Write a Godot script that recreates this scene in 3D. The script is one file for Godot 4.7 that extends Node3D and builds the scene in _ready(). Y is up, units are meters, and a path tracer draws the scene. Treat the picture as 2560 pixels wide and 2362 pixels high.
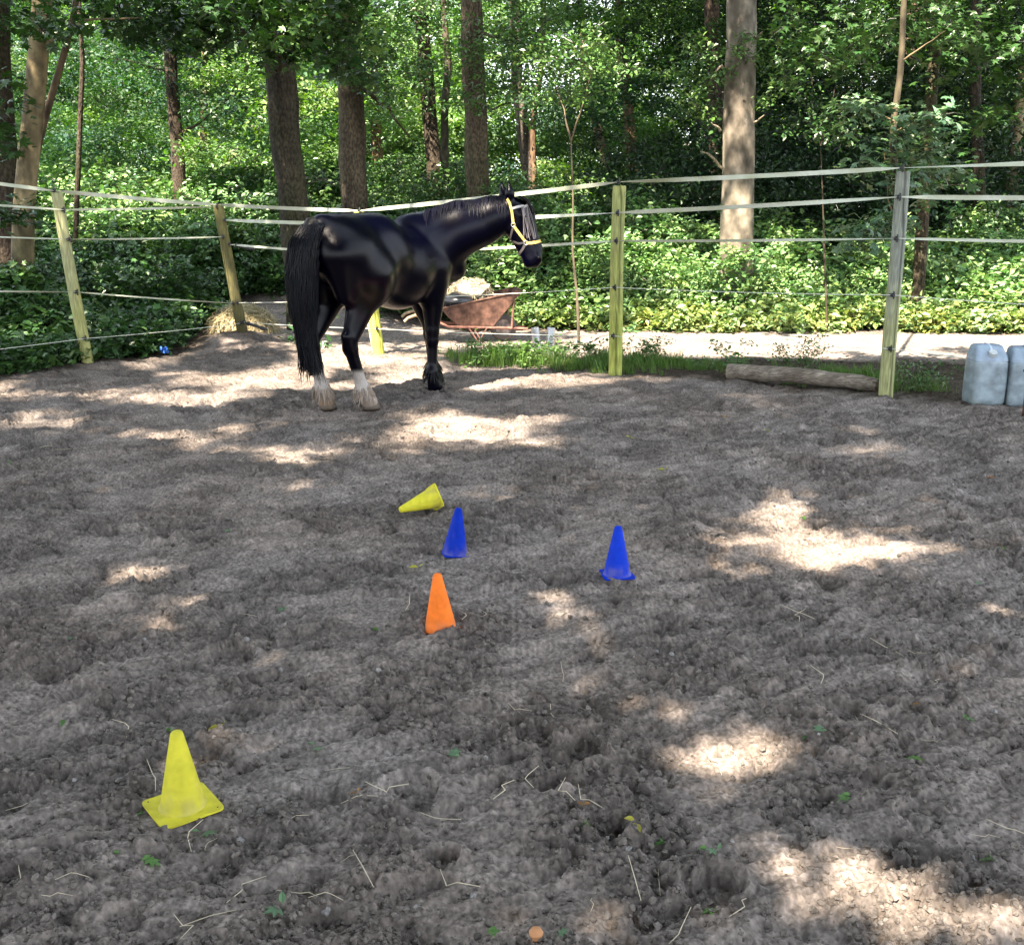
extends Node3D
# A black horse in a sandy paddock at the edge of a sunlit wood. Units are metres, y is up, the camera looks along -z.

var rng := RandomNumberGenerator.new()
var used := {}
var mats := {}
var sun_to := Vector3(0.30, -0.82, -0.60).normalized()   # the way sunlight travels
var n_big := FastNoiseLite.new()
var n_mid := FastNoiseLite.new()
var n_clod := FastNoiseLite.new()
var n_fine := FastNoiseLite.new()
var n_shade := FastNoiseLite.new()
var prints := {}          # hoof prints by quarter-metre cell
var patches := []         # sunny gaps on the paddock: centre x, z, half sizes, turn
var leaves := {}          # clump shapes
var buckets := {}         # owner -> shape -> [transforms, colours]


# ------------------------------------------------------------------ mesh building
class Shape:
	var v := PackedVector3Array()
	var n := PackedVector3Array()
	var c := PackedColorArray()
	var uv := PackedVector2Array()
	var i := PackedInt32Array()
	var col := Color.WHITE

	func vert(p: Vector3, nn: Vector3) -> int:
		v.append(p)
		n.append(nn)
		c.append(col)
		return v.size() - 1

	func tri(a: int, b: int, d: int) -> void:
		var g := (v[b] - v[a]).cross(v[d] - v[a])
		if g.dot(n[a] + n[b] + n[d]) > 0.0:
			i.append_array([a, d, b])
		else:
			i.append_array([a, b, d])

	func quad(a: int, b: int, d: int, e: int) -> void:
		tri(a, b, d)
		tri(a, d, e)

	func face(p: Array) -> void:      # a flat polygon with its own normal (points in order)
		var g: Vector3 = (p[1] - p[0]).cross(p[2] - p[0]).normalized()
		var first := v.size()
		for q in p:
			vert(q, g)
		for k in range(1, p.size() - 1):
			tri(first, first + k, first + k + 1)

	func tube(path: Array, rad: Array, sides := 8, caps := true, flat := 1.0, rough: FastNoiseLite = null, amount := 0.0, freq := Vector3.ONE) -> void:
		var rings := []
		var up := Vector3.UP
		var m := path.size()
		for k in m:
			var t: Vector3 = (path[mini(k + 1, m - 1)] - path[maxi(k - 1, 0)]).normalized()
			if absf(t.dot(up)) > 0.95:
				up = Vector3.RIGHT if absf(t.x) < 0.9 else Vector3.BACK
			var s := t.cross(up).normalized()
			var w := s.cross(t).normalized()
			up = w
			var ring := []
			for j in sides:
				var a := TAU * j / sides
				var d := s * cos(a) + w * sin(a) * flat
				var r: float = rad[k]
				if rough:
					var q: Vector3 = (path[k] + d * r) * freq
					r *= 1.0 + amount * rough.get_noise_3d(q.x, q.y, q.z)
				ring.append(vert(path[k] + d * r, (s * cos(a) * flat + w * sin(a)).normalized()))
			rings.append(ring)
		for k in m - 1:
			for j in sides:
				quad(rings[k][j], rings[k][(j + 1) % sides], rings[k + 1][(j + 1) % sides], rings[k + 1][j])
		if caps:
			for e in [0, m - 1]:
				var t: Vector3 = (path[0] - path[1]).normalized() if e == 0 else (path[m - 1] - path[m - 2]).normalized()
				var mid := vert(path[e], t)
				var ids := []
				for j in sides:
					ids.append(vert(v[rings[e][j]], t))
				for j in sides:
					tri(mid, ids[j], ids[(j + 1) % sides])

	func strap(path: Array, wide: Array, across: Array, thick: float) -> void:   # a flat band of given width direction at each point
		var m := path.size()
		var rows := []
		for k in m:
			var t: Vector3 = (path[mini(k + 1, m - 1)] - path[maxi(k - 1, 0)]).normalized()
			var w: Vector3 = (across[k] - t * t.dot(across[k])).normalized()
			var f := t.cross(w)
			var h: float = wide[k] / 2.0
			rows.append([path[k] + w * h + f * thick / 2, path[k] - w * h + f * thick / 2, path[k] - w * h - f * thick / 2, path[k] + w * h - f * thick / 2, f, w])
		for side in 4:
			var ids := []
			for k in m:
				var r: Array = rows[k]
				var nn: Vector3 = [r[4], -r[5], -r[4], r[5]][side]
				ids.append([vert(r[side], nn), vert(r[(side + 1) % 4], nn)])
			for k in m - 1:
				quad(ids[k][0], ids[k][1], ids[k + 1][1], ids[k + 1][0])

	func box(t: Transform3D, size: Vector3, bevel := 0.004) -> void:
		var h := size / 2.0
		var id := {}
		for ax in 3:
			for s in [-1, 1]:
				var nn := Vector3.ZERO
				nn[ax] = s
				for p in [-1, 1]:
					for q in [-1, 1]:
						var pt := Vector3.ZERO
						pt[ax] = s * h[ax]
						var b := (ax + 1) % 3
						var d := (ax + 2) % 3
						pt[b] = p * (h[b] - bevel)
						pt[d] = q * (h[d] - bevel)
						var key := Vector3i.ZERO
						key[ax] = s
						key[b] = p
						key[d] = q
						id[[ax, key]] = vert(t * pt, (t.basis * nn).normalized())
		for ax in 3:
			var b := (ax + 1) % 3
			var d := (ax + 2) % 3
			for s in [-1, 1]:
				var k := []
				for pq in [[-1, -1], [1, -1], [1, 1], [-1, 1]]:
					var key := Vector3i.ZERO
					key[ax] = s
					key[b] = pq[0]
					key[d] = pq[1]
					k.append(id[[ax, key]])
				quad(k[0], k[1], k[2], k[3])
				for p in [-1, 1]:      # the edge shared by faces ax and b
					var k0 := Vector3i.ZERO
					k0[ax] = s
					k0[b] = p
					k0[d] = -1
					var k1 := k0
					k1[d] = 1
					quad(id[[ax, k0]], id[[ax, k1]], id[[b, k1]], id[[b, k0]])
		for x in [-1, 1]:
			for y in [-1, 1]:
				for z in [-1, 1]:
					var key := Vector3i(x, y, z)
					tri(id[[0, key]], id[[1, key]], id[[2, key]])

	func lathe(t: Transform3D, prof: Array, sides := 24) -> void:   # prof: Vector2(radius, height)
		var rows := []
		for k in prof.size():
			var d: Vector2 = (prof[mini(k + 1, prof.size() - 1)] - prof[maxi(k - 1, 0)]).normalized()
			var row := []
			for j in sides:
				var a := TAU * j / sides
				var e := Vector3(cos(a), 0, sin(a))
				row.append(vert(t * (e * prof[k].x + Vector3.UP * prof[k].y), (t.basis * (e * d.y - Vector3.UP * d.x)).normalized()))
			rows.append(row)
		for k in prof.size() - 1:
			for j in sides:
				quad(rows[k][j], rows[k][(j + 1) % sides], rows[k + 1][(j + 1) % sides], rows[k + 1][j])

	func mesh(flat_shaded := false) -> ArrayMesh:
		var a := []
		a.resize(Mesh.ARRAY_MAX)
		a[Mesh.ARRAY_VERTEX] = v
		if not flat_shaded:
			a[Mesh.ARRAY_NORMAL] = n
		a[Mesh.ARRAY_COLOR] = c
		if uv.size() == v.size() and uv.size():
			a[Mesh.ARRAY_TEX_UV] = uv
		a[Mesh.ARRAY_INDEX] = i
		var m := ArrayMesh.new()
		m.add_surface_from_arrays(Mesh.PRIMITIVE_TRIANGLES, a)
		return m


class Field:                       # a body as a signed distance on a grid, meshed as surface nets
	var o: Vector3
	var cell: float
	var nx: int
	var ny: int
	var nz: int
	var a := PackedFloat32Array()

	func _init(lo: Vector3, hi: Vector3, size: float) -> void:
		o = lo
		cell = size
		nx = int((hi.x - lo.x) / size) + 1
		ny = int((hi.y - lo.y) / size) + 1
		nz = int((hi.z - lo.z) / size) + 1
		a.resize(nx * ny * nz)
		a.fill(1.0)

	func bone(p: Vector3, q: Vector3, rp: float, rq: float, k := 0.06, lat := Vector3.ZERO, ls := 1.0) -> void:
		var m := maxf(rp, rq) + k + 3.0 * cell
		var lo := ((Vector3(minf(p.x, q.x), minf(p.y, q.y), minf(p.z, q.z)) - Vector3.ONE * m) - o) / cell
		var hi := ((Vector3(maxf(p.x, q.x), maxf(p.y, q.y), maxf(p.z, q.z)) + Vector3.ONE * m) - o) / cell
		var ba := q - p
		ba += lat * (ba.dot(lat) * (ls - 1.0))
		var inv := 1.0 / maxf(ba.dot(ba), 1e-8)
		var dr := rq - rp
		for z in range(maxi(0, int(lo.z)), mini(nz, int(hi.z) + 1)):
			for y in range(maxi(0, int(lo.y)), mini(ny, int(hi.y) + 1)):
				var at := (z * ny + y) * nx
				for x in range(maxi(0, int(lo.x)), mini(nx, int(hi.x) + 1)):
					var w := o + Vector3(x, y, z) * cell - p
					if ls != 1.0:
						w += lat * (w.dot(lat) * (ls - 1.0))
					var t := clampf(w.dot(ba) * inv, 0.0, 1.0)
					var d := (w - ba * t).length() - rp - dr * t
					var e := a[at + x]
					var h := k - absf(d - e)
					a[at + x] = minf(d, e) - (h * h / (4.0 * k) if h > 0.0 else 0.0)

	func at(p: Vector3) -> float:
		var g := (p - o) / cell
		var x := clampi(int(g.x), 0, nx - 2)
		var y := clampi(int(g.y), 0, ny - 2)
		var z := clampi(int(g.z), 0, nz - 2)
		var f := g - Vector3(x, y, z)
		var k := (z * ny + y) * nx + x
		var s := nx
		var l := nx * ny
		return lerpf(lerpf(lerpf(a[k], a[k + 1], f.x), lerpf(a[k + s], a[k + s + 1], f.x), f.y), lerpf(lerpf(a[k + l], a[k + l + 1], f.x), lerpf(a[k + l + s], a[k + l + s + 1], f.x), f.y), f.z)

	func grad(p: Vector3, wide := 1.6) -> Vector3:
		var h := cell * wide
		return Vector3(at(p + Vector3(h, 0, 0)) - at(p - Vector3(h, 0, 0)), at(p + Vector3(0, h, 0)) - at(p - Vector3(0, h, 0)), at(p + Vector3(0, 0, h)) - at(p - Vector3(0, 0, h))).normalized()

	func onto(p: Vector3, off: float) -> Vector3:       # the nearest place at a given distance from the skin
		for k in 5:
			p -= grad(p) * (at(p) - off)
		return p

	func net(s: Shape, tint: Callable) -> void:
		var ids := PackedInt32Array()
		ids.resize(a.size())
		ids.fill(-1)
		var l := nx * ny
		var far := cell * 2.0
		var corner := [0, 1, nx, nx + 1, l, l + 1, l + nx, l + nx + 1]
		var edges := [[0, 1], [2, 3], [4, 5], [6, 7], [0, 2], [1, 3], [4, 6], [5, 7], [0, 4], [1, 5], [2, 6], [3, 7]]
		var cells := PackedInt32Array()
		for z in nz - 1:
			for y in ny - 1:
				var k := (z * ny + y) * nx
				for x in nx - 1:
					if absf(a[k + x]) > far:
						continue
					var inside := 0
					for c in corner:
						if a[k + x + c] < 0.0:
							inside += 1
					if inside == 0 or inside == 8:
						continue
					var sum := Vector3.ZERO
					var count := 0
					for e in edges:
						var da: float = a[k + x + corner[e[0]]]
						var db: float = a[k + x + corner[e[1]]]
						if (da < 0.0) != (db < 0.0):
							var t := da / (da - db)
							var pa := Vector3(e[0] & 1, (e[0] >> 1) & 1, e[0] >> 2)
							var pb := Vector3(e[1] & 1, (e[1] >> 1) & 1, e[1] >> 2)
							sum += pa.lerp(pb, t)
							count += 1
					var p := o + (Vector3(x, y, z) + sum / count) * cell
					s.col = tint.call(p)
					ids[k + x] = s.vert(p, grad(p, 4.2 if p.y > 0.8 and p.x < 1.45 and p.z < 0.45 else 2.0))
					cells.append(k + x)
		for k in cells:
			for ax in 3:
				var step: int = [1, nx, l][ax]
				var b: int = [nx, l, 1][ax]
				var d: int = [l, 1, nx][ax]
				if k - b - d < 0 or (a[k] < 0.0) == (a[k + step] < 0.0):
					continue
				var q := [ids[k], ids[k - b], ids[k - b - d], ids[k - d]]
				if q.min() >= 0:
					s.quad(q[0], q[1], q[2], q[3])


# ------------------------------------------------------------------ naming
func numbered(called: String) -> String:
	var k: int = used.get(called, -1) + 1
	used[called] = k
	return called if k == 0 else "%s_%03d" % [called, k]


func tag(o: Node3D, label: String, category: String, group := "") -> Node3D:
	o.set_meta("label", label)
	o.set_meta("category", category)
	if group:
		o.set_meta("group", group)
	return o


func thing(called: String, label: String, category: String, at := Vector3.ZERO, group := "") -> Node3D:
	var o := Node3D.new()
	o.name = numbered(called)
	add_child(o)
	o.position = at
	tag(o, label, category, group)
	return o


func part(parent: Node3D, called: String, mesh: Mesh, mat: Material) -> MeshInstance3D:
	var o := MeshInstance3D.new()
	var k := 0
	for sib in parent.get_children():
		if str(sib.name).begins_with(called):
			k += 1
	o.name = called if k == 0 else "%s_%03d" % [called, k]
	o.mesh = mesh
	o.set_surface_override_material(0, mat)
	parent.add_child(o, true)
	return o


func solo(called: String, mesh: Mesh, mat: Material, at := Vector3.ZERO) -> MeshInstance3D:
	var o := MeshInstance3D.new()
	o.name = numbered(called)
	o.mesh = mesh
	o.set_surface_override_material(0, mat)
	add_child(o)
	o.position = at
	return o


# ------------------------------------------------------------------ materials
func noise(freq: float, octaves := 4, kind := FastNoiseLite.TYPE_SIMPLEX_SMOOTH, seed_ := 1) -> FastNoiseLite:
	var f := FastNoiseLite.new()
	f.seed = seed_
	f.noise_type = kind
	f.frequency = freq
	f.fractal_octaves = octaves
	return f


func picture(freq: float, octaves: int, lo: float, hi: float, kind := FastNoiseLite.TYPE_SIMPLEX_SMOOTH, size := 512, seed_ := 1) -> ImageTexture:
	var im := noise(freq, octaves, kind, seed_).get_seamless_image(size, size)
	im.convert(Image.FORMAT_L8)
	var d := im.get_data()
	for k in d.size():
		d[k] = int(clampf(lerpf(lo, hi, d[k] / 255.0), 0.0, 1.0) * 255.0)
	return ImageTexture.create_from_image(Image.create_from_data(size, size, false, Image.FORMAT_L8, d))


func material(called: String, color: Color, rough := 0.8, spec := 0.5) -> StandardMaterial3D:
	var m := StandardMaterial3D.new()
	m.resource_name = called
	m.albedo_color = color.linear_to_srgb()
	m.roughness = rough
	m.metallic_specular = spec
	m.vertex_color_use_as_albedo = true
	mats[called] = m
	return m


func textured(m: StandardMaterial3D, scale: Vector3, albedo: Texture2D, bump: Texture2D = null, height := 0.5, in_world := true) -> StandardMaterial3D:
	m.uv1_triplanar = true
	m.uv1_world_triplanar = in_world
	m.uv1_scale = scale
	m.albedo_texture = albedo
	if bump:
		m.heightmap_enabled = true
		m.heightmap_texture = bump
		m.heightmap_scale = height
	return m


func make_materials() -> void:
	var grain := picture(0.03, 5, 0.45, 1.0, FastNoiseLite.TYPE_SIMPLEX_SMOOTH, 512, 3)
	var grit := picture(0.06, 5, 0.0, 1.0, FastNoiseLite.TYPE_SIMPLEX_SMOOTH, 512, 4)
	var streak := picture(0.02, 5, 0.35, 1.0, FastNoiseLite.TYPE_SIMPLEX_SMOOTH, 512, 5)
	var weak := picture(0.02, 5, 0.62, 1.0, FastNoiseLite.TYPE_SIMPLEX_SMOOTH, 512, 25)
	var blotch := picture(0.012, 4, 0.3, 1.0, FastNoiseLite.TYPE_SIMPLEX_SMOOTH, 256, 6)
	textured(material("dirt", Color(1.15, 1.15, 1.15), 0.95, 0.25), Vector3.ONE * 3.0, grain, grit, 0.18)
	textured(material("sand", Color(1.15, 1.15, 1.15), 0.95, 0.25), Vector3.ONE * 1.3, grain, grit, 0.8)
	textured(material("litter", Color(1.1, 1.1, 1.1), 0.95, 0.3), Vector3.ONE * 1.1, grain, grit, 1.2)
	textured(material("bark", Color(1.25, 1.25, 1.25), 0.9, 0.3), Vector3(2.4, 1.1, 2.4), streak, streak, 2.6)
	textured(material("smooth_bark", Color(1.2, 1.2, 1.2), 0.8, 0.35), Vector3(1.6, 0.9, 1.6), blotch, streak, 0.4)
	textured(material("post_wood", Color(1.2, 1.2, 1.2), 0.85, 0.3), Vector3(5.0, 0.5, 5.0), weak, streak, 0.5)
	textured(material("old_wood", Color(1.25, 1.25, 1.25), 0.9, 0.25), Vector3(1.0, 7.0, 7.0), streak, streak, 1.0, false)
	textured(material("rust", Color(1.1, 1.1, 1.1), 0.75, 0.4), Vector3.ONE * 2.6, blotch, grit, 0.12)
	textured(material("can_plastic", Color(1.1, 1.1, 1.1), 0.38, 0.5), Vector3.ONE * 2.2, picture(0.012, 4, 0.72, 1.05, FastNoiseLite.TYPE_SIMPLEX_SMOOTH, 256, 9))
	textured(material("cone_plastic", Color.WHITE, 0.55, 0.22), Vector3.ONE * 5.0, picture(0.012, 5, 0.84, 1.02, FastNoiseLite.TYPE_SIMPLEX_SMOOTH, 256, 10))
	var cone: StandardMaterial3D = mats.cone_plastic
	cone.backlight_enabled = true
	cone.backlight = Color(0.15, 0.15, 0.15)
	material("tape", Color(0.50, 0.52, 0.43), 0.55, 0.5)
	material("cord", Color(0.62, 0.64, 0.55), 0.6, 0.4)
	material("black_plastic", Color(0.018, 0.018, 0.02), 0.5, 0.5)
	material("bag_plastic", Color(0.012, 0.013, 0.016), 0.32, 0.6)
	material("zinc", Color(0.45, 0.47, 0.5), 0.4, 0.6).metallic = 0.75
	material("rubber", Color(0.085, 0.075, 0.068), 0.75, 0.4)
	material("webbing", Color.WHITE, 0.65, 0.4)
	material("straw", Color.WHITE, 0.6, 0.4)
	var coat := material("coat", Color.WHITE, 0.28, 0.29)
	textured(coat, Vector3(14.0, 5.0, 14.0), picture(0.03, 4, 0.7, 1.0, FastNoiseLite.TYPE_SIMPLEX_SMOOTH, 256, 12), grit, 0.035, false)
	material("hair", Color.WHITE, 0.42, 0.35)
	material("eye", Color(0.01, 0.007, 0.005), 0.08, 0.6)
	for k in [["leaf", 0.38, Color(0.5, 0.58, 0.12)], ["thin_leaf", 0.5, Color(0.8, 0.95, 0.2)], ["grass_blade", 0.5, Color(0.7, 0.8, 0.2)]]:
		var m := material(k[0], Color.WHITE, k[1], 0.5)
		m.backlight_enabled = true
		m.backlight = k[2]


# ------------------------------------------------------------------ the ground
func ss(a: float, b: float, x: float) -> float:
	var t := clampf((x - a) / (b - a), 0.0, 1.0)
	return t * t * (3.0 - 2.0 * t)


func base_h(x: float, z: float) -> float:
	var y := 0.03 * n_big.get_noise_2d(x * 0.6, z * 0.6) * ss(-1.0, -4.0, z)
	var w := lerpf(1.0, 0.14, ss(-4.5, 2.5, x))
	y += ss(-15.0, -24.0, z) * 1.75 * w + ss(-24.0, -46.0, z) * 1.6 * (0.35 + 0.65 * w)
	y += ss(-18.0, -32.0, z) * 0.35 * n_big.get_noise_2d(x * 0.12 + 30.0, z * 0.12)
	y += 0.14 * exp(-((x + 3.5) ** 2 + (z + 13.1) ** 2) / 0.5) + 0.07 * exp(-((x + 4.6) ** 2 + (z + 11.1) ** 2) / 0.35)
	y += 0.06 * exp(-((x + 1.45) ** 2 + (z + 11.6) ** 2) / 0.5)
	return y


func fence_side(x: float, z: float) -> float:      # metres inside the paddock
	var a := z - (-13.16 + (x + 3.4) * 0.575)
	var b := ((x + 3.4) * 2.17 + (z + 13.16) * 1.14) / 2.45
	return minf(a * 0.87, b)


var flats := [Vector2(-0.905, -2.545)]      # where the big cone has pressed the dirt flat
var path_line := [Vector2(40, -12.6), Vector2(14, -13.0), Vector2(6, -13.1), Vector2(1, -13.2), Vector2(-1.4, -13.5), Vector2(-2.7, -14.8), Vector2(-3.4, -16.2)]


func path_near(x: float, z: float) -> float:
	var best := 99.0
	var p := Vector2(x, z)
	for k in path_line.size() - 1:
		best = minf(best, p.distance_to(Geometry2D.get_closest_point_to_segment(p, path_line[k], path_line[k + 1])))
	return best


func rough_at(x: float, z: float) -> float:      # 0 trodden flat, 1 churned up
	return ss(-0.4, 0.42, n_mid.get_noise_2d(x * 1.4 + z * 0.5, z * 1.5 - x * 0.4) + 0.6 * n_mid.get_noise_2d(x * 3.6 + 60.0, z * 4.2))


func fine_h(x: float, z: float, much: float) -> float:
	if much <= 0.01:
		return 0.0
	var m := rough_at(x, z)
	var y := 0.030 * n_big.get_noise_2d(x * 1.9 + 9.0, z * 1.9) + 0.015 * n_mid.get_noise_2d(x * 3.1 - 7.0, z * 3.7)
	var u := x * 0.86 - z * 0.5
	var w := x * 0.5 + z * 0.86
	y += 0.026 * n_mid.get_noise_2d(u * 1.3 + 50.0, w * 6.0) + 0.012 * n_mid.get_noise_2d(u * 4.0, w * 17.0 + 20.0)
	var d2 := n_clod.get_noise_2d(x * 17.0 + 40.0, z * 19.0) + 1.0
	var d3 := n_clod.get_noise_2d(x * 42.0, z * 44.0 + 9.0) + 1.0
	var lumps := ss(-0.1, 0.5, n_mid.get_noise_2d(x * 4.0 + 11.0, z * 5.0))
	y += 0.017 * (1.0 - d2 * d2) * (0.25 + 0.75 * lumps) * (0.05 + 1.1 * m) + 0.010 * (1.0 - d3 * d3) * (0.12 + 0.88 * m)
	# pits and torn edges at three sizes
	var q := 0.3 + 0.7 * m
	y -= 0.030 * ss(0.22, 0.42, n_mid.get_noise_2d(x * 4.2 + 31.0, z * 6.0)) * q
	y -= 0.019 * ss(0.12, 0.34, n_mid.get_noise_2d(u * 9.0 + 3.0, w * 15.0)) * q
	y -= 0.009 * ss(0.05, 0.35, n_mid.get_noise_2d(x * 23.0, z * 29.0 + 8.0)) * q
	y += 0.003 * n_fine.get_noise_2d(x * 40.0, z * 40.0)
	var cx := int(floor(x * 4.0))
	var cz := int(floor(z * 4.0))
	for ox in [-1, 0, 1]:
		for oz in [-1, 0, 1]:
			var cell: Variant = prints.get(Vector2i(cx + ox, cz + oz))
			if cell == null:
				continue
			for h in cell:
				var dx: float = x - h[0]
				var dz: float = z - h[1]
				var a: float = (dx * h[2] + dz * h[3]) / h[4]
				var b: float = (dz * h[2] - dx * h[3]) / h[5]
				var r := sqrt(a * a + b * b) + 0.22 * n_fine.get_noise_2d(x * 9.0, z * 9.0)
				if r < 1.7:
					y += h[6] * 1.25 * (-(1.0 - ss(0.80, 1.02, r)) * (0.75 + 0.35 * a) + 0.38 * exp(-((r - 1.2) / 0.2) ** 2) * (0.6 + 0.5 * sin(3.0 * a + h[0] * 9.0)))
	for f in flats:
		y *= 1.0 - 0.9 * exp(-((x - f.x) ** 2 + (z - f.y) ** 2) / 0.022)
	return y * much


func ground(x: float, z: float) -> float:
	var near := clampf(1.0 - (path_near(x, z) - 1.2) / 0.5, 0.0, 1.0)
	return base_h(x, z) + fine_h(x, z, detail_at(x, z, near))


func detail_at(x: float, z: float, on_path: float) -> float:
	var inside := ss(-0.4, 0.5, fence_side(x, z))
	return lerpf(lerpf(0.55, 0.4, on_path), 1.0, inside) * ss(-34.0, -20.0, z)


func make_ground() -> void:
	for k in 520:
		var z := -1.0 - 12.0 * pow(rng.randf(), 0.8)
		var x := rng.randf_range(-1.0, 1.0) * (1.2 - z * 0.62)
		if fence_side(x, z) < 0.2:
			continue
		var yaw := rng.randf() * TAU
		var size := rng.randf_range(0.06, 0.10)
		var key := Vector2i(int(floor(x * 4.0)), int(floor(z * 4.0)))
		if not prints.has(key):
			prints[key] = []
		prints[key].append([x, z, cos(yaw), sin(yaw), size, size * rng.randf_range(0.75, 0.95), 0.012 + 0.038 * pow(rng.randf(), 1.8)])
	var rows := []
	var z := -1.3
	while z > -16.5:
		rows.append(z)
		z *= 1.0034
	while z > -150.0:
		rows.append(z)
		z *= 1.02
	var cols := []
	for k in 861:
		cols.append(lerpf(-0.64, 0.64, k / 860.0))
	var s := 0.66
	while s < 9.0:
		cols.push_front(-s)
		cols.append(s)
		s *= 1.07
	var nc := cols.size()
	var nr := rows.size()
	var v := PackedVector3Array()
	var c := PackedColorArray()
	var zone := PackedByteArray()
	v.resize(nr * nc)
	c.resize(nr * nc)
	zone.resize(nr * nc)
	var dirt := Color(0.266, 0.236, 0.207)
	var sand := Color(0.50, 0.43, 0.375)
	var litter := Color(0.075, 0.056, 0.036)
	for r in nr:
		z = rows[r]
		var reach := 0.55 - z
		for k in nc:
			var x: float = cols[k] * reach
			var inside := fence_side(x, z)
			var pn := 9.0
			if z < -9.5:
				pn = path_near(x, z) + 0.35 * n_mid.get_noise_2d(x * 1.2, z * 1.2)
			var on_path := clampf(1.0 - (pn - 1.15) / 0.5, 0.0, 1.0)
			v[r * nc + k] = Vector3(x, base_h(x, z) + fine_h(x, z, detail_at(x, z, on_path)), z)
			var m := rough_at(x, z)
			var tone := lerpf(1.22, 0.80, m) * (1.0 + 0.28 * n_mid.get_noise_2d((x * 0.86 - z * 0.5) * 3.0, (x * 0.5 + z * 0.86) * 11.0)) * (1.0 + 0.30 * n_mid.get_noise_2d(x * 5.0 + 3.0, z * 6.0)) * (1.0 + 0.30 * n_fine.get_noise_2d(x * 14.0, z * 16.0))
			var warm := 0.5 + 0.5 * n_big.get_noise_2d(x * 1.1 + 70.0, z * 1.1)
			tone = clampf(tone, 0.35, 1.75)
			var col := Color(dirt.r * tone * (1.0 + 0.08 * warm), dirt.g * tone, dirt.b * tone * (1.04 - 0.08 * warm))
			if inside < 0.35:
				var f := ss(0.35, -0.3, inside + 0.5 * n_mid.get_noise_2d(x * 1.5, z * 1.5))
				col = col.lerp(litter * (0.8 + 0.4 * warm), f * 0.92)
			if on_path > 0.0:
				col = col.lerp(Color(sand.r, sand.g, sand.b) * (0.85 + 0.25 * n_mid.get_noise_2d(x * 3.0, z * 3.0)), on_path * 0.95)
			col.a = 1.0
			c[r * nc + k] = col
			zone[r * nc + k] = 1 if on_path > 0.45 else (0 if inside > 0.0 else 2)
	var nrm := PackedVector3Array()
	nrm.resize(nr * nc)
	for r in nr:
		for k in nc:
			var dx := v[r * nc + mini(k + 1, nc - 1)] - v[r * nc + maxi(k - 1, 0)]
			var dz := v[maxi(r - 1, 0) * nc + k] - v[mini(r + 1, nr - 1) * nc + k]
			nrm[r * nc + k] = dz.cross(dx).normalized()
	var index := [PackedInt32Array(), PackedInt32Array(), PackedInt32Array()]
	for r in nr - 1:
		for k in nc - 1:
			var p := r * nc + k
			index[zone[p]].append_array([p, p + nc, p + 1, p + 1, p + nc, p + nc + 1])
	var names := ["ground", "path", "forest_floor"]
	var used_mat := ["dirt", "sand", "litter"]
	for q in 3:
		var map := PackedInt32Array()
		map.resize(nr * nc)
		map.fill(-1)
		var sh := Shape.new()
		var idx: PackedInt32Array = index[q]
		for e in idx.size():
			var at := idx[e]
			if map[at] < 0:
				map[at] = sh.v.size()
				sh.v.append(v[at])
				sh.n.append(nrm[at])
				sh.c.append(c[at])
			idx[e] = map[at]
		sh.i = idx
		var o := solo(names[q], sh.mesh(), mats[used_mat[q]])
		o.set_meta("kind", "structure")
	# the paddock goes on under and behind the camera, as one coarser sheet
	var b := Shape.new()
	b.col = dirt
	for r in 13:
		for k in 41:
			b.vert(Vector3((k - 20) * 2.0, -0.012 - 0.0 * r, -1.34 + r * r * 0.35), Vector3.UP)
	for r in 12:
		for k in 40:
			b.quad(r * 41 + k, r * 41 + k + 1, (r + 1) * 41 + k + 1, (r + 1) * 41 + k)
	solo("ground", b.mesh(), mats.dirt).set_meta("kind", "structure")


# ------------------------------------------------------------------ leaves
func leaf_into(s: Shape, kind: String, at: Vector3, b: Basis, size: float) -> void:
	var out := []
	match kind:
		"maple":
			out = [Vector3(0.1, 0, 0.0), Vector3(0.52, -0.06, 0.1), Vector3(0.27, 0, 0.3), Vector3(0.5, -0.08, 0.66), Vector3(0.18, 0, 0.58), Vector3(0, -0.1, 1.0), Vector3(-0.18, 0, 0.58), Vector3(-0.5, -0.08, 0.66), Vector3(-0.27, 0, 0.3), Vector3(-0.52, -0.06, 0.1), Vector3(-0.1, 0, 0.0)]
			var mid := s.vert(at + b * Vector3(0, -0.03, 0.3) * size, b.y)
			var first := s.v.size()
			for p in out:
				s.vert(at + b * p * size, b.y)
			for k in 10:
				s.tri(mid, first + k, first + k + 1)
			s.tri(mid, first + 10, first)
		"ovate":
			var base := s.vert(at, b.y)
			var tip := s.vert(at + b * Vector3(0, -0.12, 1.0) * size, b.y)
			for d in [-1.0, 1.0]:
				var p := s.vert(at + b * Vector3(0.27 * d, 0.09, 0.3) * size, b.y)
				var q := s.vert(at + b * Vector3(0.22 * d, 0.05, 0.66) * size, b.y)
				s.tri(base, p, q)
				s.tri(base, q, tip)
		"slim":
			var base := s.vert(at, b.y)
			var tip := s.vert(at + b * Vector3(0, -0.1, 1.0) * size, b.y)
			for d in [-1.0, 1.0]:
				var p := s.vert(at + b * Vector3(0.3 * d, 0.06, 0.45) * size, b.y)
				s.tri(base, p, tip)


func turn_basis(up: Vector3, yaw: float) -> Basis:
	var y := up.normalized()
	var z := Vector3(cos(yaw), 0, sin(yaw))
	z = (z - y * y.dot(z)).normalized()
	return Basis(y.cross(z), y, z)


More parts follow.
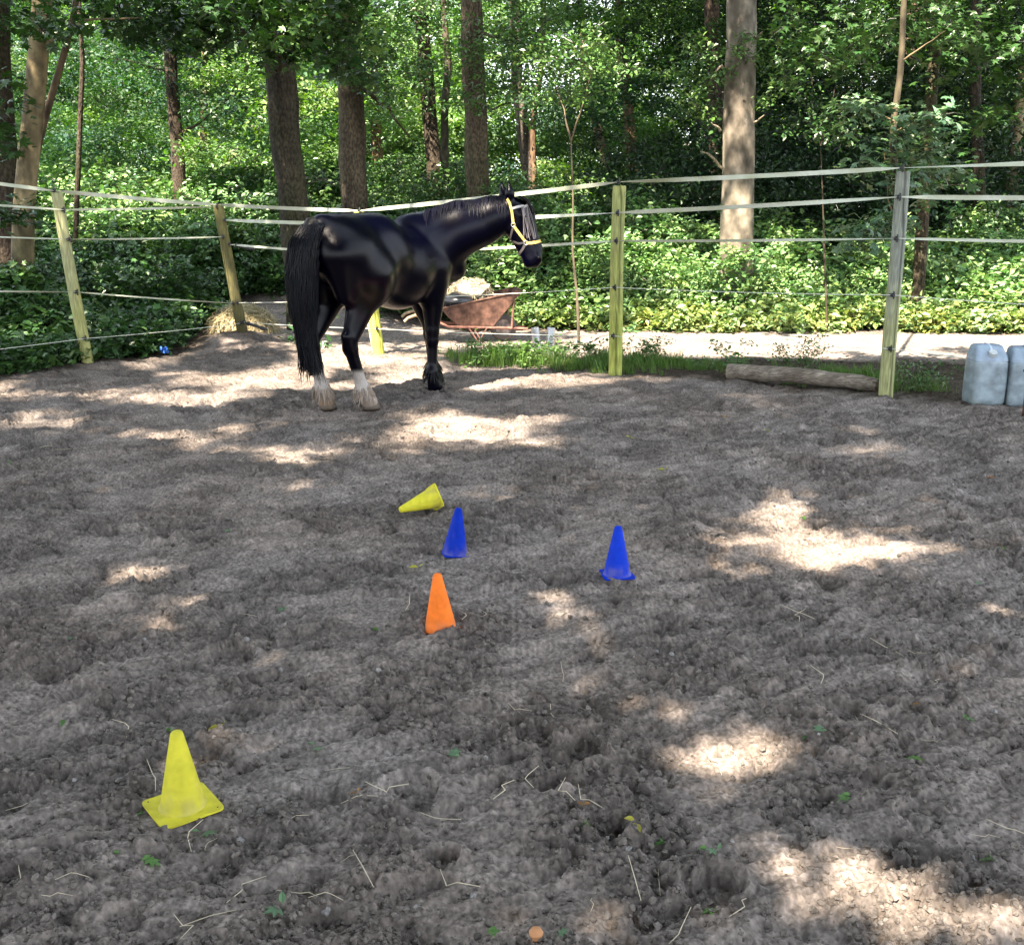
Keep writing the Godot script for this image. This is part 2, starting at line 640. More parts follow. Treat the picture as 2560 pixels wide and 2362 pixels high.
func clump(called: String, kind: String, count: int, radius: Vector3, size: float, flat: float, stems := true) -> void:
	# a spray of leaves on a few twigs: leaves face mostly up and hang outwards
	for variant in 3:
		var s := Shape.new()
		var hubs := []
		for k in 4:
			var d := Vector3(rng.randf_range(-1, 1), rng.randf_range(-0.7, 0.9), rng.randf_range(-1, 1)) * radius * 0.75
			hubs.append(d)
			if stems:
				s.col = Color(0.1, 0.07, 0.04)
				s.tube([Vector3.ZERO, d * 0.5 + Vector3(0, 0.02, 0), d], [0.006, 0.004, 0.002], 3, false)
		for k in count:
			var p := Vector3.ZERO
			if k % 3 < 2:
				var h: Vector3 = hubs[rng.randi() % 4]
				p = h * rng.randf_range(0.35, 1.05) + Vector3(rng.randfn(), rng.randfn() * 0.7, rng.randfn()) * radius * 0.22
			else:
				p = Vector3(rng.randfn(), rng.randfn(), rng.randfn()) * radius * 0.42
			var up := Vector3(rng.randfn() * flat, 1.0, rng.randfn() * flat)
			var g := rng.randf_range(0.68, 1.32)
			s.col = Color(g * rng.randf_range(0.86, 1.2), g, g * rng.randf_range(0.8, 1.2))
			leaf_into(s, kind, p, turn_basis(up, rng.randf() * TAU), size * rng.randf_range(0.6, 1.2))
		leaves["%s%d" % [called, variant]] = s.mesh(true)


func make_leaves() -> void:
	clump("maple", "maple", 15, Vector3(0.34, 0.2, 0.34), 0.125, 0.38)
	clump("ovate", "ovate", 24, Vector3(0.32, 0.24, 0.32), 0.085, 0.55)
	clump("bramble", "ovate", 20, Vector3(0.27, 0.2, 0.27), 0.11, 0.42)
	clump("ivy", "maple", 14, Vector3(0.28, 0.13, 0.28), 0.105, 0.6, false)
	clump("far", "slim", 64, Vector3(0.55, 0.34, 0.55), 0.115, 0.6, false)
	clump("screen", "maple", 16, Vector3(0.24, 0.14, 0.24), 0.11, 0.45, false)
	clump("roof", "maple", 24, Vector3(0.42, 0.24, 0.42), 0.165, 0.45, false)
	for variant in 3:
		var s := Shape.new()
		for k in 22:
			var yaw := rng.randf() * TAU
			var lean := rng.randf_range(0.05, 0.6)
			var h := rng.randf_range(0.12, 0.3)
			var at := Vector3(rng.randfn() * 0.05, -0.01, rng.randfn() * 0.05)
			var d := Vector3(cos(yaw), 0, sin(yaw))
			var w := Vector3(-d.z, 0, d.x) * rng.randf_range(0.002, 0.0045)
			var g := rng.randf_range(0.7, 1.3)
			s.col = Color(g * rng.randf_range(0.9, 1.25), g, g * 0.9)
			var p1 := at + d * h * lean * 0.35 + Vector3.UP * h * 0.6
			var p2 := at + d * h * lean + Vector3.UP * h * (1.0 - lean * 0.35)
			var nn := (d * 0.6 + Vector3.UP).normalized()
			var a := s.vert(at - w, nn)
			var b := s.vert(at + w, nn)
			var c := s.vert(p1 + w, nn)
			var e := s.vert(p1 - w, nn)
			var f := s.vert(p2, nn)
			s.quad(a, b, c, e)
			s.tri(e, c, f)
		leaves["grass%d" % variant] = s.mesh(true)


func sprout(owner_: Node3D, kind: String, at: Vector3, scale_: float, tint: Color, tilt := 0.25, mat := "leaf") -> void:
	if not buckets.has(owner_):
		buckets[owner_] = {}
	var key := "%s%d" % [kind, rng.randi() % 3]
	var full := key + "|" + mat
	if not buckets[owner_].has(full):
		buckets[owner_][full] = [[], PackedColorArray()]
	var up := Vector3(rng.randfn() * tilt, 1.0, rng.randfn() * tilt)
	var b := turn_basis(up, rng.randf() * TAU).scaled(Vector3.ONE * scale_)
	buckets[owner_][full][0].append(Transform3D(b, at - owner_.position))
	var g := rng.randf_range(0.78, 1.22)
	buckets[owner_][full][1].append(Color(tint.r * g * rng.randf_range(0.88, 1.16), tint.g * g, tint.b * g * rng.randf_range(0.8, 1.2)))


func blob(owner_: Node3D, kind: String, mid: Vector3, size: Vector3, count: int, scale_: float, tint: Color, mat := "leaf", tilt := 0.3) -> void:
	for k in count:
		var d := Vector3(rng.randfn(), rng.randfn(), rng.randfn())
		d = d.normalized() * pow(rng.randf(), 0.45)
		sprout(owner_, kind, mid + d * size, scale_ * rng.randf_range(0.7, 1.25), tint, tilt, mat)


func stuff_of(called: String) -> Node3D:
	var o := Node3D.new()
	o.name = numbered(called)
	o.set_meta("kind", "stuff")
	add_child(o)
	return o


func flush_leaves() -> void:
	for owner_ in buckets:
		var k := 0
		var is_stuff: bool = owner_.has_meta("kind")
		for full in buckets[owner_]:
			var list: Array = buckets[owner_][full][0]
			var tint: PackedColorArray = buckets[owner_][full][1]
			var mm := MultiMesh.new()
			mm.transform_format = MultiMesh.TRANSFORM_3D
			mm.use_colors = true
			var bits: PackedStringArray = full.split("|")
			mm.mesh = leaves[bits[0]]
			mm.instance_count = list.size()
			for e in list.size():
				mm.set_instance_transform(e, list[e])
				mm.set_instance_color(e, tint[e])
			var o := MultiMeshInstance3D.new()
			var base := "crown"
			if owner_.has_meta("leafy"):
				base = owner_.get_meta("leafy")
			o.name = base if k == 0 else "%s_%03d" % [base, k]
			o.multimesh = mm
			o.material_override = mats[bits[1]]
			o.set_meta("kind", "stuff")
			owner_.add_child(o, true)
			k += 1


# ------------------------------------------------------------------ the horse
const HORSE_AT := Vector3(-1.51, 0.0, -8.6)
const AHEAD := Vector3(0.53, 0.0, -0.848)
const ASIDE := Vector3(0.848, 0.0, 0.53)


func hw(x: float, y: float, z: float) -> Vector3:      # a place in the scene as the horse's own (forward, up, right)
	var r := Vector3(x, y, z) - HORSE_AT
	return Vector3(r.dot(AHEAD), r.y, r.dot(ASIDE))


func coat_colour(p: Vector3) -> Color:
	var black := Color(0.0019, 0.0021, 0.0040)
	var n := n_mid.get_noise_3d(p.x * 4.0, p.y * 4.0, p.z * 4.0)
	var out := black
	var brown := Color(0.020, 0.009, 0.007)
	var f := exp(-((p.x - 0.12) ** 2 / 0.03 + (p.y - 0.93) ** 2 / 0.03 + (p.z - 0.34) ** 2 / 0.03))
	out = out.lerp(brown, clampf(f * 0.45, 0.0, 1.0))
	if p.x < 0.6 and p.y < 0.5:
		var edge := 0.33 + 0.03 * n + 0.05 * (p.x + 0.05)
		var white := ss(edge + 0.025, edge - 0.03, p.y)
		var sock := Color(0.50, 0.45, 0.41).lerp(Color(0.27, 0.17, 0.10), clampf(ss(0.15, 0.03, p.y + 0.05 * n) * (0.6 + 0.7 * n) + (0.35 if p.z < 0.1 else 0.0) * ss(0.2, 0.08, p.y), 0.0, 0.85))
		out = out.lerp(sock, white)
	return out


func make_horse() -> void:
	var h := thing("horse", "black horse with white hind socks standing by the fence, head turned right", "horse", HORSE_AT)
	h.transform = Transform3D(Basis(AHEAD, Vector3.UP, ASIDE), HORSE_AT + Vector3(0, 0.0, 0))
	var f := Field.new(Vector3(-0.42, -0.02, -0.42), Vector3(2.0, 1.98, 1.02), 0.0125)
	var up := Vector3.UP
	# trunk
	f.bone(Vector3(0.02, 1.355, 0.06), Vector3(0.5, 1.33, 0.05), 0.26, 0.29, 0.1)
	f.bone(Vector3(0.45, 1.19, 0.05), Vector3(0.85, 1.145, 0.04), 0.325, 0.345, 0.10, Vector3.BACK, 1.08)
	f.bone(Vector3(0.85, 1.145, 0.04), Vector3(1.15, 1.2, 0.04), 0.345, 0.3, 0.10, Vector3.BACK, 1.1)
	f.bone(Vector3(1.0, 1.48, 0.04), Vector3(1.24, 1.49, 0.04), 0.115, 0.11, 0.1)
	f.bone(Vector3(1.15, 1.18, 0.04), Vector3(1.42, 1.14, 0.06), 0.29, 0.215, 0.1)
	for s in [-1.0, 1.0]:
		var z0: float = 0.05 + s * 0.15
		f.bone(Vector3(0.08, 1.29, z0 - s * 0.01), Vector3(0.22, 1.12, z0 + s * 0.02), 0.205, 0.205, 0.12)
		f.bone(Vector3(0.22, 1.12, z0 + s * 0.02), Vector3(0.27, 0.99, z0 + s * 0.015), 0.20, 0.145, 0.13)
		f.bone(Vector3(0.44, 1.42, z0 + s * 0.0), Vector3(0.52, 1.28, z0 + s * 0.01), 0.09, 0.12, 0.18)
		f.bone(Vector3(-0.08, 1.27, z0 - s * 0.02), Vector3(-0.02, 0.98, z0 - s * 0.01), 0.15, 0.10, 0.09)
		f.bone(Vector3(1.08, 1.40, 0.04 + s * 0.12), Vector3(1.37 + s * 0.05, 1.14, 0.06 + s * 0.17), 0.125, 0.145, 0.05)
		f.bone(Vector3(1.16, 1.12, 0.04 + s * 0.17), Vector3(1.12, 0.92, 0.04 + s * 0.15), 0.16, 0.11, 0.07)
	# hind legs: stifle, hock, fetlock, hoof
	for leg in [[Vector3(0.22, 0.97, 0.22), Vector3(-0.02, 0.60, 0.21), Vector3(0.0, 0.53, 0.2), Vector3(0.115, 0.2, 0.215), Vector3(0.19, 0.05, 0.235)], [Vector3(0.18, 0.97, -0.10), Vector3(-0.17, 0.60, -0.075), Vector3(-0.15, 0.53, -0.08), Vector3(-0.055, 0.2, -0.085), Vector3(-0.005, 0.05, -0.085)]]:
		f.bone(leg[0], leg[1] + Vector3(0.03, 0.02, 0), 0.125, 0.068, 0.07)
		f.bone(leg[0] + Vector3(-0.12, -0.02, 0), leg[1] + Vector3(-0.025, 0.06, 0), 0.085, 0.03, 0.05)
		f.bone(leg[1] + Vector3(-0.02, 0.02, 0), leg[2], 0.05, 0.062, 0.03)
		f.bone(leg[1] + Vector3(-0.045, 0.035, 0), leg[2], 0.026, 0.05, 0.03)
		f.bone(leg[2], leg[3], 0.056, 0.045, 0.03)
		f.bone(leg[3], leg[3] + Vector3(-0.012, -0.02, 0), 0.058, 0.056, 0.03)
		f.bone(leg[3] + Vector3(0.005, -0.02, 0), leg[4], 0.050, 0.068, 0.03)
	# front legs: elbow, knee, fetlock, hoof
	for leg in [[Vector3(1.17, 0.98, 0.20), Vector3(1.145, 0.52, 0.20), Vector3(1.135, 0.2, 0.195), Vector3(1.185, 0.05, 0.195)], [Vector3(1.24, 0.98, -0.06), Vector3(1.41, 0.53, -0.03), Vector3(1.455, 0.2, -0.03), Vector3(1.51, 0.05, -0.03)]]:
		f.bone(leg[0], leg[1] + Vector3(0, 0.05, 0), 0.135, 0.06, 0.07)
		f.bone(leg[1] + Vector3(0, 0.05, 0), leg[1] - Vector3(0, 0.04, 0), 0.06, 0.057, 0.03)
		f.bone(leg[1] - Vector3(0, 0.04, 0), leg[2], 0.05, 0.044, 0.03)
		f.bone(leg[2], leg[2] - Vector3(0.012, 0.02, 0), 0.056, 0.054, 0.03)
		f.bone(leg[2] - Vector3(-0.004, 0.02, 0), leg[3], 0.05, 0.074, 0.03)
	# neck, bent to the horse's right
	var side := hw(0, 0, 1) - hw(0, 0, 0)
	var neck := [Vector3(1.1, 1.34, 0.06), Vector3(1.29, 1.39, 0.19), hw(-0.47, 1.475, -9.63), hw(-0.284, 1.525, -9.66), hw(-0.16, 1.585, -9.66), hw(-0.03, 1.62, -9.65)]
	var thick := [0.25, 0.245, 0.225, 0.185, 0.155, 0.125]
	for k in 5:
		f.bone(neck[k], neck[k + 1], thick[k], thick[k + 1], 0.09, side, 1.3)
	# head
	f.bone(hw(0.03, 1.63, -9.65), hw(0.09, 1.59, -9.65), 0.115, 0.12, 0.05, side, 1.25)
	f.bone(hw(0.055, 1.50, -9.65), hw(0.075, 1.46, -9.65), 0.118, 0.105, 0.05, side, 1.35)
	f.bone(hw(0.105, 1.60, -9.65), hw(0.205, 1.29, -9.65), 0.095, 0.066, 0.04, side, 1.2)
	f.bone(hw(0.205, 1.29, -9.65), hw(0.2, 1.205, -9.65), 0.072, 0.078, 0.04, side, 1.15)
	f.bone(hw(0.05, 1.44, -9.65), hw(0.14, 1.23, -9.65), 0.085, 0.055, 0.04, side, 1.4)
	f.bone(hw(0.15, 1.165, -9.65), hw(0.165, 1.18, -9.65), 0.042, 0.045, 0.03, side, 1.1)
	for s in [-1.0, 1.0]:
		f.bone(hw(0.095, 1.60, -9.65 + s * 0.075), hw(0.12, 1.575, -9.65 + s * 0.075), 0.032, 0.026, 0.03)
		f.bone(hw(0.235, 1.235, -9.65 + s * 0.045), hw(0.245, 1.205, -9.65 + s * 0.04), 0.032, 0.03, 0.02)
	f.bone(hw(-0.01, 1.71, -9.60), hw(-0.02, 1.79, -9.588), 0.034, 0.040, 0.03)
	f.bone(hw(-0.02, 1.79, -9.588), hw(-0.03, 1.89, -9.585), 0.040, 0.010, 0.02)
	f.bone(hw(-0.055, 1.71, -9.70), hw(-0.075, 1.79, -9.715), 0.034, 0.040, 0.03)
	f.bone(hw(-0.075, 1.79, -9.715), hw(-0.1, 1.89, -9.72), 0.040, 0.010, 0.02)
	# dock of the tail
	f.bone(Vector3(-0.13, 1.53, 0.05), Vector3(-0.23, 1.46, 0.04), 0.075, 0.05, 0.06)
	var body := Shape.new()
	f.net(body, coat_colour)
	part(h, "body", body.mesh(), mats.coat)
	# hoofs
	for p in [Vector3(0.205, 0.0, 0.235), Vector3(0.01, 0.0, -0.085), Vector3(1.20, 0.0, 0.195), Vector3(1.525, 0.0, -0.03)]:
		var s := Shape.new()
		s.col = Color(0.10, 0.075, 0.055) if p.x < 0.6 else Color(0.02, 0.018, 0.017)
		s.lathe(Transform3D(Basis.from_scale(Vector3(1.1, 1, 1)), p), [Vector2(0.0, -0.015), Vector2(0.074, -0.015), Vector2(0.072, 0.01), Vector2(0.062, 0.065), Vector2(0.05, 0.085), Vector2(0.0, 0.09)], 20)
		part(h, "hoof", s.mesh(), mats.hair)
	# the long hair round the fetlocks
	for q in [[Vector3(0.13, 0.2, 0.215), true], [Vector3(-0.045, 0.2, -0.085), true], [Vector3(1.13, 0.2, 0.195), false], [Vector3(1.45, 0.2, -0.03), false]]:
		var s := Shape.new()
		for k in (150 if q[1] else 70):
			var a := rng.randf() * TAU
			var d := Vector3(cos(a), 0, sin(a))
			var back := 0.35 + 0.65 * clampf(-d.x * 0.8 + 0.35, 0.0, 1.0)
			var top: Vector3 = q[0] + d * 0.05 + Vector3(0, rng.randf_range(-0.05, 0.035), 0)
			var g := rng.randf_range(0.7, 1.15)
			s.col = Color(0.46, 0.40, 0.34).lerp(Color(0.27, 0.17, 0.10), rng.randf() * 0.8) * g if q[1] else Color(0.007, 0.006, 0.006) * g
			s.col.a = 1.0
			var l := (0.11 if q[1] else 0.08) * rng.randf_range(0.7, 1.2)
			var path := [top, f.onto(top + Vector3(0.01, -l * 0.5, 0) + d * 0.03, 0.006) + d * 0.008 * back, top + Vector3(0.02 + 0.03 * d.x, -l, 0.015 * d.z) + d * (0.012 + 0.022 * back)]
			if path[2].y < 0.005:
				path[2].y = 0.005
			s.tube(path, [0.004, 0.004, 0.0008], 3, false)
		part(h, "fetlock_hair", s.mesh(), mats.hair)
	# tail
	var tail := Shape.new()
	tail.col = Color(0.004, 0.004, 0.005)
	var spine := [Vector3(-0.10, 1.55, 0.05), Vector3(-0.20, 1.52, 0.035), Vector3(-0.275, 1.39, 0.01), Vector3(-0.30, 1.15, -0.02), Vector3(-0.30, 0.8, -0.02), Vector3(-0.28, 0.5, 0.0), Vector3(-0.27, 0.32, 0.01)]
	var swell := [0.05, 0.068, 0.088, 0.094, 0.076, 0.042, 0.01]
	tail.tube(spine, swell, 14, true, 1.0, n_mid, 0.5, Vector3(14, 2, 14))
	for k in 900:
		var a := rng.randf() * TAU
		var r := sqrt(rng.randf())
		var stop := rng.randf_range(4.2, 6.25)
		var g := rng.randf_range(0.5, 1.6)
		tail.col = Color(0.0030 * g, 0.0034 * g, 0.0062 * g)
		var path := []
		var rad := []
		var wob := rng.randf() * TAU
		var t := rng.randf_range(0.0, 1.6)
		while t < stop:
			var k0 := mini(int(t), 5)
			var fr := t - k0
			var c: Vector3 = spine[k0].lerp(spine[k0 + 1], fr)
			var w: float = lerpf(swell[k0], swell[k0 + 1], fr)
			var spread := (w * 1.1 + 0.006) * (0.74 + 0.3 * r) if t < 4.0 else lerpf(w * 1.05, 0.10 * r, clampf((t - 4.0) / 2.0, 0.0, 1.0))
			var bend := 0.012 * sin(t * 2.1 + wob)
			if k0 == 5 and fr > 0.9:
				c += Vector3(0.01, -0.16, 0.01) * (fr - 0.9)
			path.append(c + Vector3(cos(a) * spread + bend, 0, sin(a) * spread * 1.15 + bend))
			rad.append(0.0042)
			t += 0.42
		if path.size() > 2:
			rad[-1] = 0.001
			tail.tube(path, rad, 3, false)
	part(h, "tail", tail.mesh(), mats.hair)
	# mane, lying on the near side of the neck
	var mane := Shape.new()
	for k in 420:
		var t := rng.randf() * 4.4 + 0.5
		var k0 := mini(int(t), 4)
		var c: Vector3 = neck[k0].lerp(neck[k0 + 1], t - k0)
		var w: float = lerpf(thick[k0], thick[k0 + 1], t - k0)
		var g := rng.randf_range(0.5, 1.6)
		mane.col = Color(0.0045 * g, 0.0048 * g, 0.0085 * g)
		var p := f.onto(c + Vector3(0, w, 0) - side * rng.randf_range(-0.02, 0.03), 0.005)
		var path := [p]
		var l := rng.randf_range(0.12, 0.27)
		for e in 5:
			p = f.onto(p + (Vector3(0, -1.0, 0) + side * 0.35 + Vector3(rng.randfn() * 0.1, 0, rng.randfn() * 0.1)) * l / 5.0, 0.007)
			path.append(p)
		mane.tube(path, [0.004, 0.005, 0.005, 0.0045, 0.003, 0.001], 3, false)
	part(h, "mane", mane.mesh(), mats.hair)
	var lock := Shape.new()
	for k in 130:
		var g := rng.randf_range(0.6, 1.6)
		lock.col = Color(0.016 * g, 0.0085 * g, 0.007 * g) if k % 3 == 0 else Color(0.007 * g, 0.006 * g, 0.0065 * g)
		var z := -9.65 + rng.randf_range(-0.06, 0.06)
		var l := rng.randf_range(0.6, 1.1)
		var path := [hw(0.01, 1.745, z), hw(0.07, 1.765, z + rng.randfn() * 0.01), hw(0.13 + rng.randfn() * 0.008, 1.735, z + rng.randfn() * 0.015), hw(0.155 + 0.03 * l + rng.randfn() * 0.01, 1.70 - 0.05 * l, z + rng.randfn() * 0.02), hw(0.165 + 0.035 * l, 1.665 - 0.07 * l, z + rng.randfn() * 0.02)]
		lock.tube(path, [0.005, 0.006, 0.006, 0.005, 0.001], 3, false)
	part(h, "forelock", lock.mesh(), mats.hair)
	for s in [-1.0, 1.0]:
		var e := Shape.new()
		e.col = Color.WHITE
		var at := f.onto(hw(0.125, 1.59, -9.65 + s * 0.12), -0.004)
		e.lathe(Transform3D(Basis.IDENTITY, at), [Vector2(0.0, -0.017), Vector2(0.013, -0.011), Vector2(0.017, 0.0), Vector2(0.013, 0.011), Vector2(0.0, 0.017)], 14)
		part(h, "eye", e.mesh(), mats.eye)
		var ns := Shape.new()
		ns.col = Color(0.002, 0.002, 0.002)
		at = f.onto(hw(0.25, 1.215, -9.65 + s * 0.1), -0.006)
		ns.lathe(Transform3D(Basis.from_scale(Vector3(1, 1.5, 1)), at), [Vector2(0.0, -0.012), Vector2(0.009, -0.008), Vector2(0.012, 0.0), Vector2(0.009, 0.008), Vector2(0.0, 0.012)], 12)
		part(h, "nostril", ns.mesh(), mats.hair)
	make_halter(h, f, side)


func on_face(f: Field, x: float, y: float, s: float, off: float) -> Vector3:   # the skin seen from one side of the head
	var z := 0.22
	while z > 0.0:
		var p := hw(x, y, -9.65 + s * z)
		if f.at(p) < off:
			return p
		z -= 0.004
	return hw(x, y, -9.65)


func band(f: Field, points: Array, wide: float, thick: float, col: Color, side: Vector3) -> Shape:
	# points: [x, y, s] on the side s of the head, or [x, y, 0] lying on the ridge of the nose or poll
	var sh := Shape.new()
	sh.col = col
	var path := []
	for k in points.size() - 1:
		for e in 5:
			var t := e / 5.0
			var a: Array = points[k]
			var b: Array = points[k + 1]
			path.append(on_face(f, lerpf(a[0], b[0], t), lerpf(a[1], b[1], t), a[2] if a[2] != 0.0 else b[2], 0.006) if a[2] * b[2] > 0.0 else f.onto((f.onto(hw(a[0], a[1], -9.65 + a[2] * 0.1), 0.006)).lerp(f.onto(hw(b[0], b[1], -9.65 + b[2] * 0.1), 0.006), t), 0.006))
	var last: Array = points[-1]
	path.append(on_face(f, last[0], last[1], last[2], 0.006) if last[2] != 0.0 else f.onto(hw(last[0], last[1], -9.65), 0.006))
	var across := []
	var wide_ := []
	for k in path.size():
		var t: Vector3 = (path[mini(k + 1, path.size() - 1)] - path[maxi(k - 1, 0)]).normalized()
		across.append(f.grad(path[k]).cross(t))
		wide_.append(wide)
	sh.strap(path, wide_, across, thick)
	return sh


func make_halter(h: Node3D, f: Field, side: Vector3) -> void:
	var holder := Node3D.new()
	holder.name = "halter"
	h.add_child(holder)
	var tan_ := Color(0.52, 0.40, 0.12)
	var dark := Color(0.05, 0.045, 0.045)
	var pale := Color(0.50, 0.46, 0.44)
	for s in [1.0, -1.0]:
		part(holder, "cheek_strap", band(f, [[-0.045, 1.74, s], [-0.02, 1.70, s], [0.0, 1.62, s], [0.012, 1.52, s]], 0.024, 0.004, tan_, side).mesh(), mats.webbing)
		part(holder, "side_strap", band(f, [[0.014, 1.505, s], [0.07, 1.43, s], [0.125, 1.36, s]], 0.024, 0.004, tan_, side).mesh(), mats.webbing)
		part(holder, "nose_strap", band(f, [[0.13, 1.35, s], [0.18, 1.352, s], [0.215, 1.36, s], [0.262, 1.365, 0.0]], 0.026, 0.004, tan_, side).mesh(), mats.webbing)
		part(holder, "throat_strap", band(f, [[0.012, 1.50, s], [-0.005, 1.44, s], [-0.02, 1.38, s]], 0.018, 0.004, dark, side).mesh(), mats.webbing)
		part(holder, "chin_strap", band(f, [[0.125, 1.35, s], [0.10, 1.30, s], [0.06, 1.245, s]], 0.022, 0.004, dark, side).mesh(), mats.webbing)
		part(holder, "jaw_strap", band(f, [[0.125, 1.355, s], [0.06, 1.345, s], [0.01, 1.36, s]], 0.018, 0.004, dark, side).mesh(), mats.webbing)
		for spot in [[0.012, 1.512], [0.128, 1.352]]:
			var r := Shape.new()
			r.col = Color.WHITE
			var at := on_face(f, spot[0], spot[1], s, 0.01)
			var nn := f.grad(at)
			var u := nn.cross(Vector3.UP).normalized()
			var w := nn.cross(u)
			var loop := []
			var rad := []
			for k in 17:
				loop.append(at + (u * cos(TAU * k / 16.0) + w * sin(TAU * k / 16.0)) * 0.019)
				rad.append(0.0032)
			r.tube(loop, rad, 6, false)
			part(holder, "ring", r.mesh(), mats.zinc)
	part(holder, "brow_band", band(f, [[0.0, 1.655, 1.0], [0.06, 1.672, 1.0], [0.115, 1.68, 1.0], [0.16, 1.67, 0.0], [0.115, 1.68, -1.0], [0.06, 1.672, -1.0], [0.0, 1.655, -1.0]], 0.022, 0.005, pale, side).mesh(), mats.webbing)
	for k in 16:
		var t := k / 15.0
		var s := 1.0 if k < 13 else -1.0
		var sh := Shape.new()
		var g := rng.randf_range(0.75, 1.2)
		sh.col = Color(0.23, 0.21, 0.22) * g
		sh.col.a = 1.0
		var x0 := lerpf(0.085, 0.165, t)
		var x1 := lerpf(0.11, 0.25, t) + rng.randfn() * 0.006
		var y1 := rng.randf_range(1.36, 1.42)
		var path := []
		var rad := []
		for e in 8:
			var q := e / 7.0
			var p := on_face(f, lerpf(x0, x1, q) + 0.006 * sin(q * 5.0 + k), lerpf(1.675, y1, q), s, 0.009)
			path.append(f.onto(p, 0.010))
			rad.append(0.0025)
		sh.tube(path, rad, 4)
		part(holder, "fringe_cord", sh.mesh(), mats.webbing)


# ------------------------------------------------------------------ the fence
func fence_post(fence: Node3D, foot: Vector3, top: Vector3, r: float, low: Color, high: Color, split := 0.0) -> Node3D:
	var s := Shape.new()
	var path := []
	var rad := []
	var m := 22
	for k in m + 1:
		var t := float(k) / m
		path.append(foot.lerp(top, t) + Vector3(0.006 * sin(t * 5.0 + foot.x), 0, 0.005 * cos(t * 4.0 + foot.z)) - Vector3(0, 0.25, 0) * (1.0 - t))
		rad.append(r * (1.06 - 0.08 * t))
	path.append(path[-1] + Vector3(0, 0.008, 0))
	rad.append(r * 0.9)
	s.tube(path, rad, 20, true, 1.0, n_mid, 0.05, Vector3(16, 1.0, 16))
	for k in s.v.size():
		var p := s.v[k]
		var n := n_mid.get_noise_3d(p.x * 9.0, p.y * 1.6, p.z * 9.0)
		var t := clampf((p.y - foot.y) / (top.y - foot.y), 0.0, 1.0)
		var c := low.lerp(high, ss(0.1, 0.75, t + 0.45 * n))
		c = c * (1.0 + 0.25 * n_fine.get_noise_3d(p.x * 40.0, p.y * 5.0, p.z * 40.0))
		var a := atan2(p.z - lerpf(foot.z, top.z, t), p.x - lerpf(foot.x, top.x, t))
		if split > 0.0 and absf(angle_difference(a, 1.35 + 0.12 * sin(p.y * 4.0))) < 0.16 * split:
			c = c * 0.35
		c.a = 1.0
		s.c[k] = c
	var o := part(fence, "post", s.mesh(), mats.post_wood)
	return o


func insulator(post: Node3D, at: Vector3, out: Vector3) -> void:
	var s := Shape.new()
	s.col = Color.WHITE
	var d := out.normalized()
	s.tube([at - d * 0.03, at - d * 0.004, at - d * 0.004 + d * 0.001, at + d * 0.012], [0.012, 0.012, 0.02, 0.02], 10)
	s.tube([at + d * 0.012 + Vector3(0, 0.03, 0), at + d * 0.02 + Vector3(0, 0.026, 0), at + d * 0.024, at + d * 0.02 - Vector3(0, 0.026, 0), at + d * 0.012 - Vector3(0, 0.03, 0)], [0.006, 0.007, 0.007, 0.007, 0.006], 7)
	part(post, "insulator", s.mesh(), mats.black_plastic)


func tape(fence: Node3D, points: Array, wide: float, mat: String, sag := 0.02, twist := 1.0) -> void:
	var s := Shape.new()
	s.col = Color.WHITE
	var path := []
	var widths := []
	var across := []
	for k in points.size() - 1:
		var a: Vector3 = points[k]
		var b: Vector3 = points[k + 1]
		var l := a.distance_to(b)
		var along := (b - a).normalized()
		var flat := along.cross(Vector3.UP).normalized()
		var turn := rng.randf_range(0.35, 1.0) * twist * (1.0 if rng.randf() < 0.5 else -1.0)
		var m := 28
		for e in m + (1 if k == points.size() - 2 else 0):
			var t := float(e) / m
			path.append(a.lerp(b, t) - Vector3(0, sag * l * 0.25 * 4.0 * t * (1.0 - t), 0))
			var grip := ss(0.0, 0.09, minf(t, 1.0 - t))
			widths.append(wide * lerpf(0.3, 1.0, grip) * (1.0 + 0.05 * n_mid.get_noise_1d(e + k * 40.0)))
			var w := turn * PI * (t - 0.5) * 0.85 + 0.35 * sin(t * 7.0 + k * 2.0)
			across.append(Vector3.UP * cos(w) + flat * sin(w))
	if wide > 0.015:
		s.strap(path, widths, across, 0.0016)
		for e in s.v.size():
			var p := s.v[e]
			var n := n_mid.get_noise_3d(p.x * 2.5, p.y * 9.0, p.z * 2.5) + 0.6 * n_fine.get_noise_3d(p.x * 9.0, p.y * 30.0, p.z * 9.0)
			s.c[e] = Color.WHITE.lerp(Color(0.55, 0.56, 0.40), clampf(0.35 + 0.8 * n, 0.0, 1.0))
	else:
		for e in widths.size():
			widths[e] = wide / 2.0
		s.tube(path, widths, 6)
	part(fence, "tape" if wide > 0.015 else "cord", s.mesh(), mats[mat])


func along_post(foot: Vector3, top: Vector3, y: float) -> Vector3:
	return foot.lerp(top, (y - foot.y) / (top.y - foot.y))


